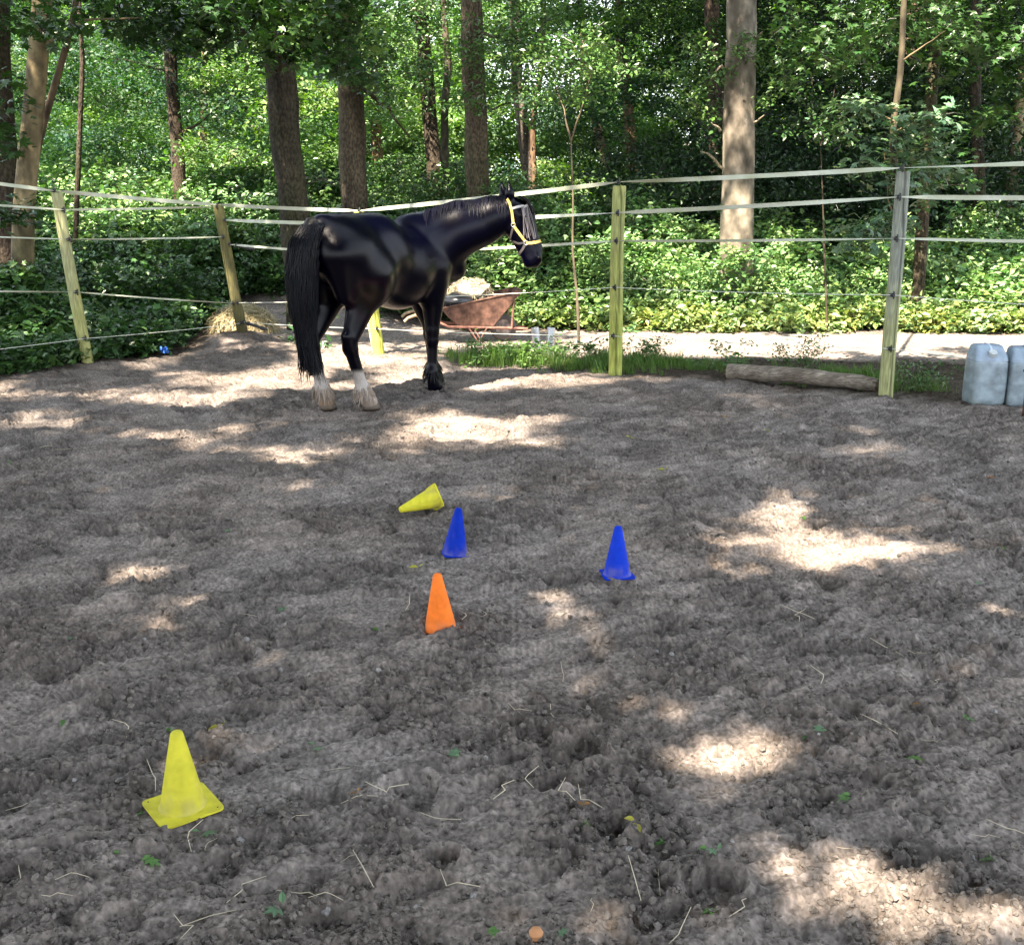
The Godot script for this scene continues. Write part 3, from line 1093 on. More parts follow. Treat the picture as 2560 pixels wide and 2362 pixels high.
func make_fence() -> void:
	var fence := thing("electric_fence", "white tape fence with five strands on leaning wooden posts round the paddock", "fence")
	var feet := [Vector3(-4.545, 0, -10.988), Vector3(-3.401, 0, -13.157), Vector3(-1.499, 0, -11.801), Vector3(1.057, 0, -10.515), Vector3(3.408, 0, -9.223)]
	var tops := [Vector3(-4.69, 1.814, -10.95), Vector3(-3.644, 1.71, -13.12), Vector3(-1.705, 1.628, -11.8), Vector3(1.06, 1.869, -10.5), Vector3(3.37, 1.955, -9.22)]
	for k in 5:
		feet[k].y = base_h(feet[k].x, feet[k].z) - 0.02
	var posts := []
	var lows := [Color(0.42, 0.42, 0.16), Color(0.12, 0.11, 0.05), Color(0.50, 0.52, 0.10), Color(0.42, 0.46, 0.11), Color(0.42, 0.43, 0.20)]  # second entry, the corner post, is darkened to imitate shade, here and above
	var highs := [Color(0.42, 0.42, 0.22), Color(0.19, 0.175, 0.07), Color(0.46, 0.46, 0.14), Color(0.40, 0.42, 0.16), Color(0.30, 0.32, 0.27)]
	for k in 5:
		posts.append(fence_post(fence, feet[k], tops[k], [0.058, 0.064, 0.062, 0.066, 0.06][k], lows[k], highs[k], 1.0 if k in [3, 4, 2] else 0.0))
	# the prop nailed to the middle post
	var prop := Shape.new()
	prop.col = Color(0.42, 0.42, 0.30)
	prop.box(Transform3D(Basis(Vector3.BACK, 0.16), feet[2] + Vector3(-0.15, 0.42, -0.06)), Vector3(0.05, 0.95, 0.05), 0.006)
	part(posts[2], "prop", prop.mesh(), mats.post_wood)
	var rows := [
		[[Vector3(-4.911, 1.895, -10.23), true], [Vector3(-4.713, 1.84, -10.95), 0], [Vector3(-3.638, 1.722, -13.1), 1], [Vector3(-1.692, 1.644, -11.75), 2], [Vector3(1.048, 1.911, -10.44), 3], [Vector3(3.345, 1.99, -9.16), 4], [Vector3(4.186, 2.013, -8.76), false]],
		[[Vector3(-4.935, 1.696, -10.23), true], [Vector3(-4.612, 1.651, -10.9), 0], [Vector3(-3.635, 1.698, -13.06), 1]],
		[[Vector3(-3.536, 1.539, -13.03), 1], [Vector3(-1.676, 1.501, -11.72), 2], [Vector3(1.043, 1.62, -10.42), 3], [Vector3(3.33, 1.749, -9.13), 4], [Vector3(4.218, 1.743, -8.76), false]],
		[[Vector3(-4.971, 1.398, -10.23), true], [Vector3(-4.581, 1.354, -10.9), 0], [Vector3(-3.584, 1.336, -13.06), 1]],
		[[Vector3(-3.5, 1.244, -13.03), 1], [Vector3(-1.653, 1.174, -11.72), 2], [Vector3(1.035, 1.35, -10.42), 3], [Vector3(3.339, 1.402, -9.13), 4], [Vector3(4.261, 1.394, -8.76), false]],
		[[Vector3(-5.034, 0.878, -10.23), true], [Vector3(-4.562, 0.815, -10.9), 0], [Vector3(-3.517, 0.52, -13.06), 1]],
		[[Vector3(-3.445, 0.529, -13.03), 1], [Vector3(-1.578, 0.682, -11.72), 2], [Vector3(1.031, 0.895, -10.42), 3], [Vector3(3.352, 0.916, -9.13), 4], [Vector3(4.323, 0.88, -8.76), false]],
		[[Vector3(-5.102, 0.315, -10.23), true], [Vector3(-4.525, 0.329, -10.9), 0], [Vector3(-3.437, 0.27, -13.06), 1]],
		[[Vector3(-3.389, 0.286, -13.03), 1], [Vector3(-1.531, 0.343, -11.72), 2], [Vector3(1.027, 0.41, -10.42), 3], [Vector3(3.372, 0.444, -9.13), 4], [Vector3(4.386, 0.36, -8.76), false]],
	]
	var wides := [0.042, 0.026, 0.040, 0.018, 0.026, 0.018, 0.007, 0.007, 0.007]
	for r in rows.size():
		var pts := []
		for e in rows[r]:
			pts.append(e[0])
			if e[1] is int:
				var out := Vector3(0.45, 0, 0.9) if e[1] > 0 else Vector3(0.9, 0, 0.45)
				insulator(posts[e[1]], e[0] - out.normalized() * 0.012, out)
		if rows[r][0][1] is bool:
			pts[0] = pts[1] + (pts[0] - pts[1]) / 0.217
		if rows[r][-1][1] is bool:
			pts[-1] = pts[-2] + (pts[-1] - pts[-2]) / 0.353
		tape(fence, pts, wides[r], "tape" if wides[r] > 0.015 else "cord", 0.012 if r < 6 else 0.02, 1.0 if r != 2 else 1.3)
	# spring handles at the corner post
	for q in [[Vector3(-3.435, 1.238, -13), Vector3(-3.149, 1.188, -12.85)], [Vector3(-3.351, 0.285, -12.98), Vector3(-3.044, 0.215, -12.8)]]:
		var s := Shape.new()
		s.col = Color.WHITE
		var a: Vector3 = q[0]
		var b: Vector3 = q[1]
		s.tube([a, a.lerp(b, 0.08), a.lerp(b, 0.1), a.lerp(b, 0.16), a.lerp(b, 0.18), a.lerp(b, 0.7), a.lerp(b, 0.72), a.lerp(b, 0.8), b], [0.014, 0.014, 0.028, 0.028, 0.019, 0.017, 0.026, 0.026, 0.008], 12)
		part(posts[1], "spring_handle", s.mesh(), mats.black_plastic)


# ------------------------------------------------------------------ things in the paddock
func cone(called: String, label: String, at: Vector3, turn: Basis, col: Color, height := 0.23, plate := 1.0) -> void:
	var o := thing(called, label, "cone")
	o.transform = Transform3D(turn, at)
	var s := Shape.new()
	s.col = col
	var k := height / 0.23
	s.lathe(Transform3D(), [Vector2(0.066, 0.006) * k, Vector2(0.0625, 0.0095) * k, Vector2(0.059, 0.02) * k, Vector2(0.0556, 0.037) * k, Vector2(0.0523, 0.054) * k, Vector2(0.0488, 0.071) * k, Vector2(0.042, 0.105) * k, Vector2(0.0356, 0.136) * k, Vector2(0.0296, 0.165) * k, Vector2(0.0235, 0.194) * k, Vector2(0.0185, 0.218) * k, Vector2(0.0165, 0.2255) * k, Vector2(0.0135, 0.2295) * k, Vector2(0.0, 0.2302) * k], 40)
	s.lathe(Transform3D(), [Vector2(0.0, 0.2275) * k, Vector2(0.0145, 0.2265) * k, Vector2(0.0395, 0.105) * k, Vector2(0.0565, 0.018) * k, Vector2(0.0575, 0.0) * k], 40)
	for j in s.v.size():      # dust and scuffs, thickest near the ground
		var p := s.v[j]
		var n := n_mid.get_noise_3d(p.x * 22.0 + at.x * 7.0, p.y * 16.0, p.z * 22.0 + at.z * 7.0)
		var dust := clampf(ss(0.07, 0.0, p.y) * (0.35 + 0.9 * n) + maxf(0.0, n - 0.3) * 0.4, 0.0, 0.35)
		s.c[j] = col.lerp(Color(0.24, 0.20, 0.17), dust)
	part(o, "cone_body", s.mesh(), mats.cone_plastic)
	var b := Shape.new()
	b.col = col
	var ring := []
	var e := 0.088 * k * plate
	var c := 0.016 * k
	for q in [[1, 1, 0], [-1, 1, 1], [-1, -1, 2], [1, -1, 3]]:
		for j in 5:
			var a: float = (q[2] + j / 4.0) * PI / 2
			ring.append(Vector3(q[0] * (e - c) + cos(a) * c, 0, q[1] * (e - c) + sin(a) * c))
	var inner := []
	for p in ring:
		inner.append(Vector3(p.x, 0, p.z).normalized() * 0.0575 * k)
	var m := ring.size()
	for lvl in [[0.006, 1.0], [0.0, -1.0]]:
		var ids := []
		for j in m:
			ids.append([b.vert(ring[j] + Vector3(0, lvl[0], 0), Vector3(0, lvl[1], 0)), b.vert(inner[j] + Vector3(0, lvl[0], 0), Vector3(0, lvl[1], 0))])
		for j in m:
			b.quad(ids[j][0], ids[(j + 1) % m][0], ids[(j + 1) % m][1], ids[j][1])
	var ids := []
	for j in m:
		var nn: Vector3 = ring[j].normalized()
		ids.append([b.vert(ring[j] + Vector3(0, 0.006, 0), nn), b.vert(ring[j], nn)])
	for j in m:
		b.quad(ids[j][0], ids[(j + 1) % m][0], ids[(j + 1) % m][1], ids[j][1])
	part(o, "base_plate", b.mesh(), mats.cone_plastic)
	for q in [[1, 1], [-1, 1], [-1, -1], [1, -1]]:
		var h := Shape.new()
		h.col = col * 0.45
		h.col.a = 1.0
		h.lathe(Transform3D(Basis.IDENTITY, Vector3(q[0] * 0.072 * k * plate, 0.0066, q[1] * 0.072 * k * plate)), [Vector2(0.0026, -0.003), Vector2(0.0024, 0.0), Vector2(0.0, 0.0003)], 10)
		part(o, "hole", h.mesh(), mats.black_plastic)


func make_cones() -> void:
	var yellow := Color(0.62, 0.565, 0.05)
	var spots := [Vector3(-0.912, 0, -2.534), Vector3(-0.286, 0, -3.838), Vector3(-0.279, 0, -4.744), Vector3(0.477, 0, -4.411), Vector3(-0.515, 0, -5.409)]
	for p in spots:
		p.y = 0.0
	var ys := []
	for p in spots:
		ys.append(ground(p.x, p.z))
	cone("traffic_cone", "large yellow marker cone standing nearest the camera, square base plate showing", Vector3(spots[0].x, ys[0] + 0.008, spots[0].z), Basis(Vector3.UP, 0.66), yellow, 0.228)
	cone("traffic_cone", "orange marker cone sunk in the dirt between the blue cones and the yellow one", Vector3(spots[1].x, ys[1] - 0.014, spots[1].z), Basis(Vector3.UP, 0.9) * Basis(Vector3.BACK, 0.06), Color(0.95, 0.215, 0.028), 0.235, 0.72)
	cone("traffic_cone", "blue marker cone beside the fallen yellow cone, base sunk in dirt", Vector3(spots[2].x, ys[2] - 0.02, spots[2].z), Basis(Vector3.UP, 0.3) * Basis(Vector3.BACK, -0.10), Color(0.003, 0.030, 0.40), 0.23, 0.72)
	cone("traffic_cone", "blue marker cone standing alone with its base plate corner showing", Vector3(spots[3].x, ys[3] - 0.002, spots[3].z), Basis(Vector3.UP, 0.15) * Basis(Vector3.BACK, 0.0), Color(0.004, 0.040, 0.52), 0.23, 0.8)
	# lying on its side: the axis points left, the open base right
	var lay := Basis(Vector3.UP, 0.62) * Basis(Vector3.BACK, PI / 2 + 0.16) * Basis(Vector3.UP, 0.5)
	cone("traffic_cone", "yellow marker cone lying on its side behind the blue cone", Vector3(spots[4].x + 0.095, ys[4] + 0.075, spots[4].z), lay, Color(0.66, 0.60, 0.045), 0.225, 0.78)


func make_wheelbarrow() -> void:
	var at := Vector3(-0.409, 0, -13.376)
	at.y = base_h(at.x, at.z)
	var o := thing("wheelbarrow", "rusty brown wheelbarrow parked on the track behind the horse", "wheelbarrow", at)
	o.rotation.y = 0.16
	var rust := Color(0.26, 0.14, 0.10)
	var tub := Shape.new()
	tub.col = rust
	# tray corners: bottom rectangle, rim sloping up to the front (+x)
	var bot := [Vector3(-0.32, 0.235, 0.22), Vector3(0.14, 0.215, 0.20), Vector3(0.14, 0.215, -0.20), Vector3(-0.32, 0.235, -0.22)]
	var rim := [Vector3(-0.52, 0.46, 0.33), Vector3(0.50, 0.665, 0.31), Vector3(0.50, 0.665, -0.31), Vector3(-0.52, 0.46, -0.33)]
	for inside in [0.0, 0.012]:
		var mid := Vector3(0, 0.5, 0)
		var bb := []
		var rr := []
		for k in 4:
			bb.append(bot[k] + (Vector3(0, 0.012, 0) if inside > 0.0 else Vector3.ZERO) + (mid - bot[k]) * Vector3(inside, 0, inside) * 2.0)
			rr.append(rim[k] + (mid - rim[k]) * Vector3(inside, 0, inside))
		for k in 4:
			var a: Vector3 = bb[k]
			var b: Vector3 = bb[(k + 1) % 4]
			var c: Vector3 = rr[(k + 1) % 4]
			var d: Vector3 = rr[k]
			var g := []
			var nn := (b - a).cross(c - a).normalized()
			if nn.dot((a + c) / 2 - mid) < 0.0:
				nn = -nn
			if inside > 0.0:
				nn = -nn
			for v in 7:
				var row := []
				for u in 9:
					var s := u / 8.0
					var t := v / 6.0
					var bulge := sin(s * PI) * sin(t * PI) * 0.02
					row.append(tub.vert(a.lerp(b, s).lerp(d.lerp(c, s), t) + nn * bulge * (1.0 if inside == 0.0 else -1.0), nn))
				g.append(row)
			for v in 6:
				for u in 8:
					tub.quad(g[v][u], g[v][u + 1], g[v + 1][u + 1], g[v + 1][u])
		tub.face([bb[0], bb[1], bb[2], bb[3]])
	part(o, "tub", tub.mesh(), mats.rust)
	var lip := Shape.new()
	lip.col = rust * 0.8
	lip.col.a = 1.0
	lip.tube([rim[0], rim[1], rim[2], rim[3], rim[0]], [0.012, 0.012, 0.012, 0.012, 0.012], 8, false)
	part(o, "rim", lip.mesh(), mats.rust)
	for s in [1.0, -1.0]:
		var fr := Shape.new()
		fr.col = Color(0.42, 0.20, 0.15)
		fr.tube([Vector3(-0.86, 0.37, 0.30 * s), Vector3(-0.74, 0.36, 0.29 * s), Vector3(-0.60, 0.30, 0.28 * s), Vector3(-0.45, 0.225, 0.26 * s), Vector3(-0.3, 0.215, 0.25 * s), Vector3(0.2, 0.19, 0.17 * s), Vector3(0.60, 0.165, 0.12 * s)], [0.017, 0.017, 0.017, 0.017, 0.017, 0.017, 0.017], 10)
		part(o, "frame", fr.mesh(), mats.rust)
		var grip := Shape.new()
		grip.col = Color(0.55, 0.42, 0.27)
		grip.tube([Vector3(-1.0, 0.30, 0.30 * s), Vector3(-0.95, 0.345, 0.30 * s), Vector3(-0.86, 0.375, 0.30 * s), Vector3(-0.70, 0.35, 0.288 * s)], [0.019, 0.021, 0.021, 0.02], 10)
		part(o, "handle", grip.mesh(), mats.smooth_bark)
		var leg := Shape.new()
		leg.col = Color(0.26, 0.13, 0.10)
		leg.tube([Vector3(-0.18, 0.2, 0.23 * s), Vector3(-0.06, 0.012, 0.24 * s), Vector3(0.06, 0.195, 0.2 * s)], [0.012, 0.013, 0.012], 8)
		leg.tube([Vector3(-0.12, 0.2, 0.2 * s), Vector3(-0.03, 0.05, 0.24 * s)], [0.008, 0.008], 6)
		part(o, "leg", leg.mesh(), mats.rust)
		var st := Shape.new()
		st.col = Color(0.50, 0.26, 0.20)
		st.tube([Vector3(0.40, 0.645, 0.29 * s), Vector3(0.385, 0.18, 0.16 * s)], [0.013, 0.015], 8)
		part(o, "strut", st.mesh(), mats.rust)
	var wheel := Node3D.new()
	wheel.name = "wheel"
	o.add_child(wheel)
	wheel.position = Vector3(0.30, 0.175, 0)
	var side := Basis(Vector3.RIGHT, PI / 2)
	var ty := Shape.new()
	ty.col = Color.WHITE
	var prof := []
	for k in 13:
		var a := PI * (-0.5 + k / 12.0 * 1.0) * 1.35
		prof.append(Vector2(0.13 + 0.045 * cos(a), 0.042 * sin(a)))
	ty.lathe(Transform3D(side, Vector3.ZERO), prof, 32)
	part(wheel, "tyre", ty.mesh(), mats.rubber)
	var rimw := Shape.new()
	rimw.col = Color(0.55, 0.47, 0.42)
	rimw.lathe(Transform3D(side, Vector3.ZERO), [Vector2(0.0, -0.03), Vector2(0.03, -0.03), Vector2(0.045, -0.012), Vector2(0.105, -0.02), Vector2(0.122, -0.03), Vector2(0.122, 0.03), Vector2(0.105, 0.02), Vector2(0.045, 0.012), Vector2(0.03, 0.03), Vector2(0.0, 0.03)], 28)
	part(wheel, "rim", rimw.mesh(), mats.rust)
	var ax := Shape.new()
	ax.col = Color(0.3, 0.2, 0.15)
	ax.tube([Vector3(0, 0, -0.15), Vector3(0, 0, 0.15)], [0.01, 0.01], 8)
	part(wheel, "axle", ax.mesh(), mats.rust)
	# what lies in the tub
	var place := func(p: Vector3) -> Vector3: return o.transform * p
	var bag := lump(Vector3(0.20, 0.11, 0.2), 3.1, Color(1, 1, 1), 0.2)
	tag(solo("rubbish_bag", bag.mesh(), mats.bag_plastic, place.call(Vector3(-0.29, 0.53, 0.08))), "black plastic bag lying in the rusty wheelbarrow", "bag")
	var loop := Shape.new()
	loop.col = Color.WHITE
	loop.strap([Vector3(-0.15, 0.0, 0.17), Vector3(-0.155, -0.04, 0.26), Vector3(-0.15, -0.13, 0.275), Vector3(-0.125, -0.155, 0.27), Vector3(-0.10, -0.09, 0.26), Vector3(-0.09, 0.0, 0.17)], [0.014, 0.014, 0.014, 0.014, 0.014, 0.014], [Vector3.BACK, Vector3.UP, Vector3.BACK, Vector3.BACK, Vector3.BACK, Vector3.BACK], 0.003)
	part(get_child(get_child_count() - 1), "bag_handle", loop.mesh(), mats.bag_plastic)
	var hay := lump(Vector3(0.25, 0.15, 0.22), 8.4, Color(0.36, 0.32, 0.24), 0.6)
	hay_wisps(hay, Vector3(0.25, 0.17, 0.22), 520, Color(0.48, 0.42, 0.30), 0.16)
	tag(solo("hay", hay.mesh(), mats.straw, place.call(Vector3(-0.13, 0.62, -0.1))), "pale armful of hay heaped in the rusty wheelbarrow", "hay")


func lump(size: Vector3, seed_: float, col: Color, rough: float) -> Shape:
	var s := Shape.new()
	s.col = col
	var rows := []
	for a in 17:
		var row := []
		for b in 28:
			var th := PI * a / 16.0
			var ph := TAU * b / 28.0
			var d := Vector3(sin(th) * cos(ph), cos(th), sin(th) * sin(ph))
			var r := 1.0 + rough * (n_mid.get_noise_3d(d.x * 1.4 + seed_, d.y * 1.4, d.z * 1.4) + 0.4 * n_mid.get_noise_3d(d.x * 4.0, d.y * 4.0 + seed_, d.z * 4.0))
			row.append(s.vert(d * size * r, (d / size).normalized()))
		rows.append(row)
	for a in 16:
		for b in 28:
			s.quad(rows[a][b], rows[a][(b + 1) % 28], rows[a + 1][(b + 1) % 28], rows[a + 1][b])
	return s


func hay_wisps(s: Shape, size: Vector3, count: int, col: Color, long: float) -> void:
	for k in count:
		var d := Vector3(rng.randfn(), absf(rng.randfn()) * 0.9 - 0.15, rng.randfn()).normalized()
		var p := d * size * rng.randf_range(0.8, 1.12)
		var t := (d.cross(Vector3(rng.randfn(), rng.randfn(), rng.randfn())).normalized() + d * 0.6).normalized()
		var l := long * rng.randf_range(0.5, 1.6)
		var g := rng.randf_range(0.35, 1.3)
		s.col = Color(col.r * g, col.g * g, col.b * g * rng.randf_range(0.8, 1.1))
		s.tube([p - t * l * 0.5, p + d * 0.02, p + t * l * 0.5 - Vector3(0, l * 0.3, 0)], [0.004, 0.005, 0.003], 3, false)


func make_can(label: String, at: Vector3, turn: float, grow: float) -> void:
	var o := thing("jerrycan", label, "jerrycan", at)
	o.rotation.y = turn
	var blue := Color(0.26, 0.32, 0.355)
	var s := Shape.new()
	s.col = blue
	# rounded rectangle sections: half width, half depth, height, shift back
	var levels := [[0.02, 0.02, 0.0, 0.0], [0.118, 0.098, 0.0, 0.0], [0.131, 0.11, 0.006, 0.0], [0.138, 0.117, 0.03, 0.0], [0.14, 0.12, 0.06, 0.0], [0.141, 0.121, 0.16, 0.0], [0.14, 0.12, 0.26, 0.0], [0.138, 0.119, 0.35, 0.0], [0.1325, 0.116, 0.357, 0.0], [0.1325, 0.115, 0.363, -0.001], [0.138, 0.118, 0.371, -0.002], [0.135, 0.108, 0.405, -0.010], [0.128, 0.098, 0.430, -0.018], [0.122, 0.092, 0.437, -0.022], [0.121, 0.086, 0.455, -0.028], [0.113, 0.072, 0.478, -0.036], [0.098, 0.056, 0.490, -0.040], [0.07, 0.03, 0.494, -0.042], [0.01, 0.01, 0.494, -0.042]]
	var rows := []
	var m := 48
	for lv in levels:
		var row := []
		for j in m:
			var a := TAU * j / m
			var e := 0.30
			var x: float = signf(cos(a)) * pow(absf(cos(a)), e) * lv[0]
			var z: float = signf(sin(a)) * pow(absf(sin(a)), e) * lv[1]
			row.append(s.vert(Vector3(x, lv[2], z + lv[3]) * grow, Vector3.UP))
		rows.append(row)
	var nn := []
	for r in rows.size():
		for j in m:
			var u: Vector3 = s.v[rows[r][(j + 1) % m]] - s.v[rows[r][(j + m - 1) % m]]
			var w: Vector3 = s.v[rows[mini(r + 1, rows.size() - 1)][j]] - s.v[rows[maxi(r - 1, 0)][j]]
			nn.append(w.cross(u).normalized())
	for k in nn.size():
		s.n[k] = nn[k] if nn[k].length() > 0.5 else Vector3.UP
	for r in rows.size() - 1:
		for j in m:
			s.quad(rows[r][j], rows[r][(j + 1) % m], rows[r + 1][(j + 1) % m], rows[r + 1][j])
	for k in s.v.size():
		var p := s.v[k]
		var n := n_mid.get_noise_3d(p.x * 9.0 + at.x * 5.0, p.y * 7.0, p.z * 9.0)
		var c := blue.lerp(Color(0.20, 0.24, 0.22), clampf(ss(0.26, 0.02, p.y) * (0.35 + 1.1 * n), 0.0, 0.75))
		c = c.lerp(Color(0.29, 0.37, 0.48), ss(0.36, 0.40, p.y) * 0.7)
		s.c[k] = c
	part(o, "body", s.mesh(), mats.can_plastic)
	var cap := Shape.new()
	cap.col = Color(0.62, 0.66, 0.66)
	var tilt := Transform3D(Basis(Vector3.RIGHT, 0.55), Vector3(0, 0.430, 0.088) * grow)
	cap.lathe(tilt, [Vector2(0.034, -0.02), Vector2(0.034, 0.012), Vector2(0.031, 0.017), Vector2(0.0, 0.018)], 24)
	part(o, "cap", cap.mesh(), mats.can_plastic)
	var hd := Shape.new()
	hd.col = Color(0.50, 0.60, 0.70)
	hd.tube([Vector3(0, 0.440, 0.062) * grow, Vector3(0, 0.470, 0.035) * grow, Vector3(0, 0.490, -0.01) * grow, Vector3(0, 0.490, -0.07) * grow, Vector3(0, 0.46, -0.10) * grow], [0.012, 0.012, 0.012, 0.012, 0.012], 10)
	part(o, "handle", hd.mesh(), mats.can_plastic)


func make_log() -> void:
	var a := Vector3(2.151, 0, -10.144)
	var b := Vector3(3.417, 0, -9.531)
	a.y = ground(a.x, a.z) + 0.075
	b.y = ground(b.x, b.z) + 0.075
	var o := thing("fallen_log", "short grey barkless log lying at the paddock edge beside the grey post", "log", a)
	var s := Shape.new()
	var d := b - a
	var path := []
	var rad := []
	for k in 31:
		var t := k / 30.0
		path.append(d * t + Vector3(0, 0.028 * sin(t * PI) + 0.004 * sin(t * 17.0), 0.02 * sin(t * 4.0)))
		rad.append(lerpf(0.088, 0.074, t) * (1.0 + 0.05 * n_mid.get_noise_1d(k * 6.0)))
	s.tube(path, rad, 22, true, 0.92, n_mid, 0.12, Vector3(3, 9, 9))
	for k in s.v.size():
		var p := s.v[k]
		var n := n_fine.get_noise_3d(p.x * 5.0, p.y * 40.0, p.z * 40.0)
		var w := n_mid.get_noise_3d(p.x * 4.0, p.y * 7.0, p.z * 7.0)
		var c := Color(0.22, 0.18, 0.14).lerp(Color(0.42, 0.36, 0.29), clampf(0.5 + 1.1 * w, 0.0, 1.0)) * (1.0 + 0.45 * n)
		c.a = 1.0
		s.c[k] = c
	part(o, "trunk", s.mesh(), mats.old_wood)
	for e in 2:
		var c := Shape.new()
		c.col = Color(0.13, 0.095, 0.065)
		var at: Vector3 = path[0] if e == 0 else path[30]
		var out := (-d if e == 0 else d).normalized()
		for k in 26:
			var ang := rng.randf() * TAU
			var r := 0.068 * sqrt(rng.randf())
			var u := out.cross(Vector3.UP).normalized()
			var w := u.cross(out)
			var p := at + (u * cos(ang) + w * sin(ang)) * r
			c.box(Transform3D(Basis(u, w, out), p), Vector3(0.018, 0.012, 0.05) * rng.randf_range(0.6, 1.3), 0.002)
		part(o, "splintered_end", c.mesh(), mats.old_wood)


func make_small_things() -> void:
	var at := Vector3(-3.68, 0, -14.326)
	at.z += 0.2
	at.y = base_h(at.x, at.z)
	var hay := lump(Vector3(0.30, 0.22, 0.22), 2.2, Color(0.15, 0.12, 0.06), 0.6)
	hay_wisps(hay, Vector3(0.36, 0.27, 0.27), 2400, Color(0.46, 0.40, 0.25), 0.34)
	tag(solo("hay_pile", hay.mesh(), mats.straw, at + Vector3(0, 0.12, 0)), "loose heap of dry hay behind the leaning corner post", "hay pile")
	var spots := [Vector3(4.082, 0, -8.686), Vector3(4.362, 0, -8.638)]
	for p in spots:
		p.y = 0
	make_can("dirty blue-grey plastic jerrycan standing whole beside the grey post's weeds", Vector3(spots[0].x, ground(spots[0].x, spots[0].z) + 0.0, spots[0].z - 0.1), 0.0, 1.04)
	make_can("blue-grey plastic jerrycan half cut off by the photo's edge", Vector3(spots[1].x + 0.02, ground(spots[1].x, spots[1].z) + 0.0, spots[1].z - 0.1), -0.06, 1.02)
	make_log()
	# an iron stake with a black grip at the very edge of the picture
	var st := thing("iron_stake", "rusty iron stake with a black grip in front of the half-seen jerrycan", "stake", Vector3(4.217, -0.048, -8.32) * Vector3(1, 0, 1))
	var s := Shape.new()
	s.col = Color(0.20, 0.09, 0.05)
	s.tube([Vector3(0, -0.1, 0), Vector3(0.0, 0.20, 0), Vector3(0.006, 0.37, 0)], [0.014, 0.014, 0.013], 10)
	part(st, "rod", s.mesh(), mats.rust)
	s = Shape.new()
	s.col = Color.WHITE
	s.tube([Vector3(-0.05, 0.375, 0.012), Vector3(-0.02, 0.345, 0.012), Vector3(0.03, 0.33, 0.0), Vector3(0.09, 0.36, 0)], [0.008, 0.014, 0.018, 0.015], 10)
	part(st, "grip", s.mesh(), mats.black_plastic)
	# two zinc pipes
	var tilt := [[-0.12, 0.05], [0.06, -0.04]]
	var feet := [Vector3(0.309, 0, -12.253), Vector3(0.449, 0, -12.253)]
	var names := ["left leaning grey zinc pipe standing in the grass right of the wheelbarrow", "upright grey zinc pipe standing in the grass, further from the wheelbarrow"]
	for k in 2:
		var pp := Shape.new()
		pp.col = Color.WHITE
		pp.lathe(Transform3D(), [Vector2(0.052, -0.05), Vector2(0.050, 0.1), Vector2(0.052, 0.12), Vector2(0.049, 0.14), Vector2(0.049, 0.30), Vector2(0.046, 0.302), Vector2(0.045, 0.30), Vector2(0.045, 0.05)], 20)
		var o := solo("zinc_pipe", pp.mesh(), mats.zinc, Vector3(feet[k].x, base_h(feet[k].x, feet[k].z), feet[k].z))
		o.rotation = Vector3(tilt[k][1], 0, tilt[k][0] * -1.0)
		tag(o, names[k], "pipe")
	var lumpy := lump(Vector3(0.17, 0.055, 0.1), 5.5, Color(0.48, 0.43, 0.37), 0.4)
	var q := Vector3(-1.446, 0, -11.142)
	tag(solo("stone", lumpy.mesh(), mats.sand, Vector3(q.x, ground(q.x, q.z) + 0.01, q.z)), "pale flat stone at the foot of the yellow post under the horse's belly", "stone")
	# blue plastic scraps in the ivy
	var scrap := ["blue plastic scrap in the ivy, nearest the leaning corner post", "blue plastic scrap in the ivy left of the first fence post", "blue plastic scrap in the ivy farthest from the corner post"]
	var where := [Vector3(-4.041, 0.082, -11.9), Vector3(-4.922, 0.131, -11.25), Vector3(-5.259, 0.126, -11.2)]
	for k in 3:
		var sc := Shape.new()
		sc.col = Color(0.02, 0.12, 0.5)
		var g := []
		for a in 5:
			var row := []
			for b in 5:
				row.append(sc.vert(Vector3((a - 2) * 0.022, 0.02 * n_mid.get_noise_2d(a * 9.0 + k * 30, b * 9.0) + (b - 2) * 0.018, (b - 2) * 0.012 + 0.03 * n_mid.get_noise_2d(a * 14.0, b * 14.0 + k * 9)), Vector3(0, 0.5, 0.85)))
			g.append(row)
		for a in 4:
			for b in 4:
				sc.quad(g[a][b], g[a + 1][b], g[a + 1][b + 1], g[a][b + 1])
		var w: Vector3 = where[k]
		tag(solo("plastic_scrap", sc.mesh(), mats.webbing, w), scrap[k], "plastic scrap")
	# a log lying far back in the wood
	var fl := Shape.new()
	fl.col = Color(0.34, 0.30, 0.24)
	var fa := Vector3(-4.273, 2.295, -22)
	var fb := Vector3(-3.518, 2.193, -22)
	fl.tube([Vector3.ZERO, (fb - fa) * 0.5 + Vector3(0, 0.02, 0), fb - fa], [0.085, 0.08, 0.07], 10, true, 1.0, n_mid, 0.2, Vector3(3, 9, 9))
	tag(solo("fallen_log", fl.mesh(), mats.bark, fa), "pale fallen trunk lying far back between the two thick dark trunks", "log")
	var mush := Shape.new()
	mush.col = Color(0.42, 0.20, 0.09)
	mush.lathe(Transform3D(), [Vector2(0.009, -0.01), Vector2(0.008, 0.018), Vector2(0.015, 0.02), Vector2(0.0165, 0.026), Vector2(0.012, 0.034), Vector2(0.0, 0.036)], 18)
	var mp := Vector3(0.054, 0, -1.988)
	tag(solo("mushroom", mush.mesh(), mats.straw, Vector3(mp.x, ground(mp.x, mp.z), mp.z)), "small pale orange mushroom at the bottom edge of the photo", "mushroom")


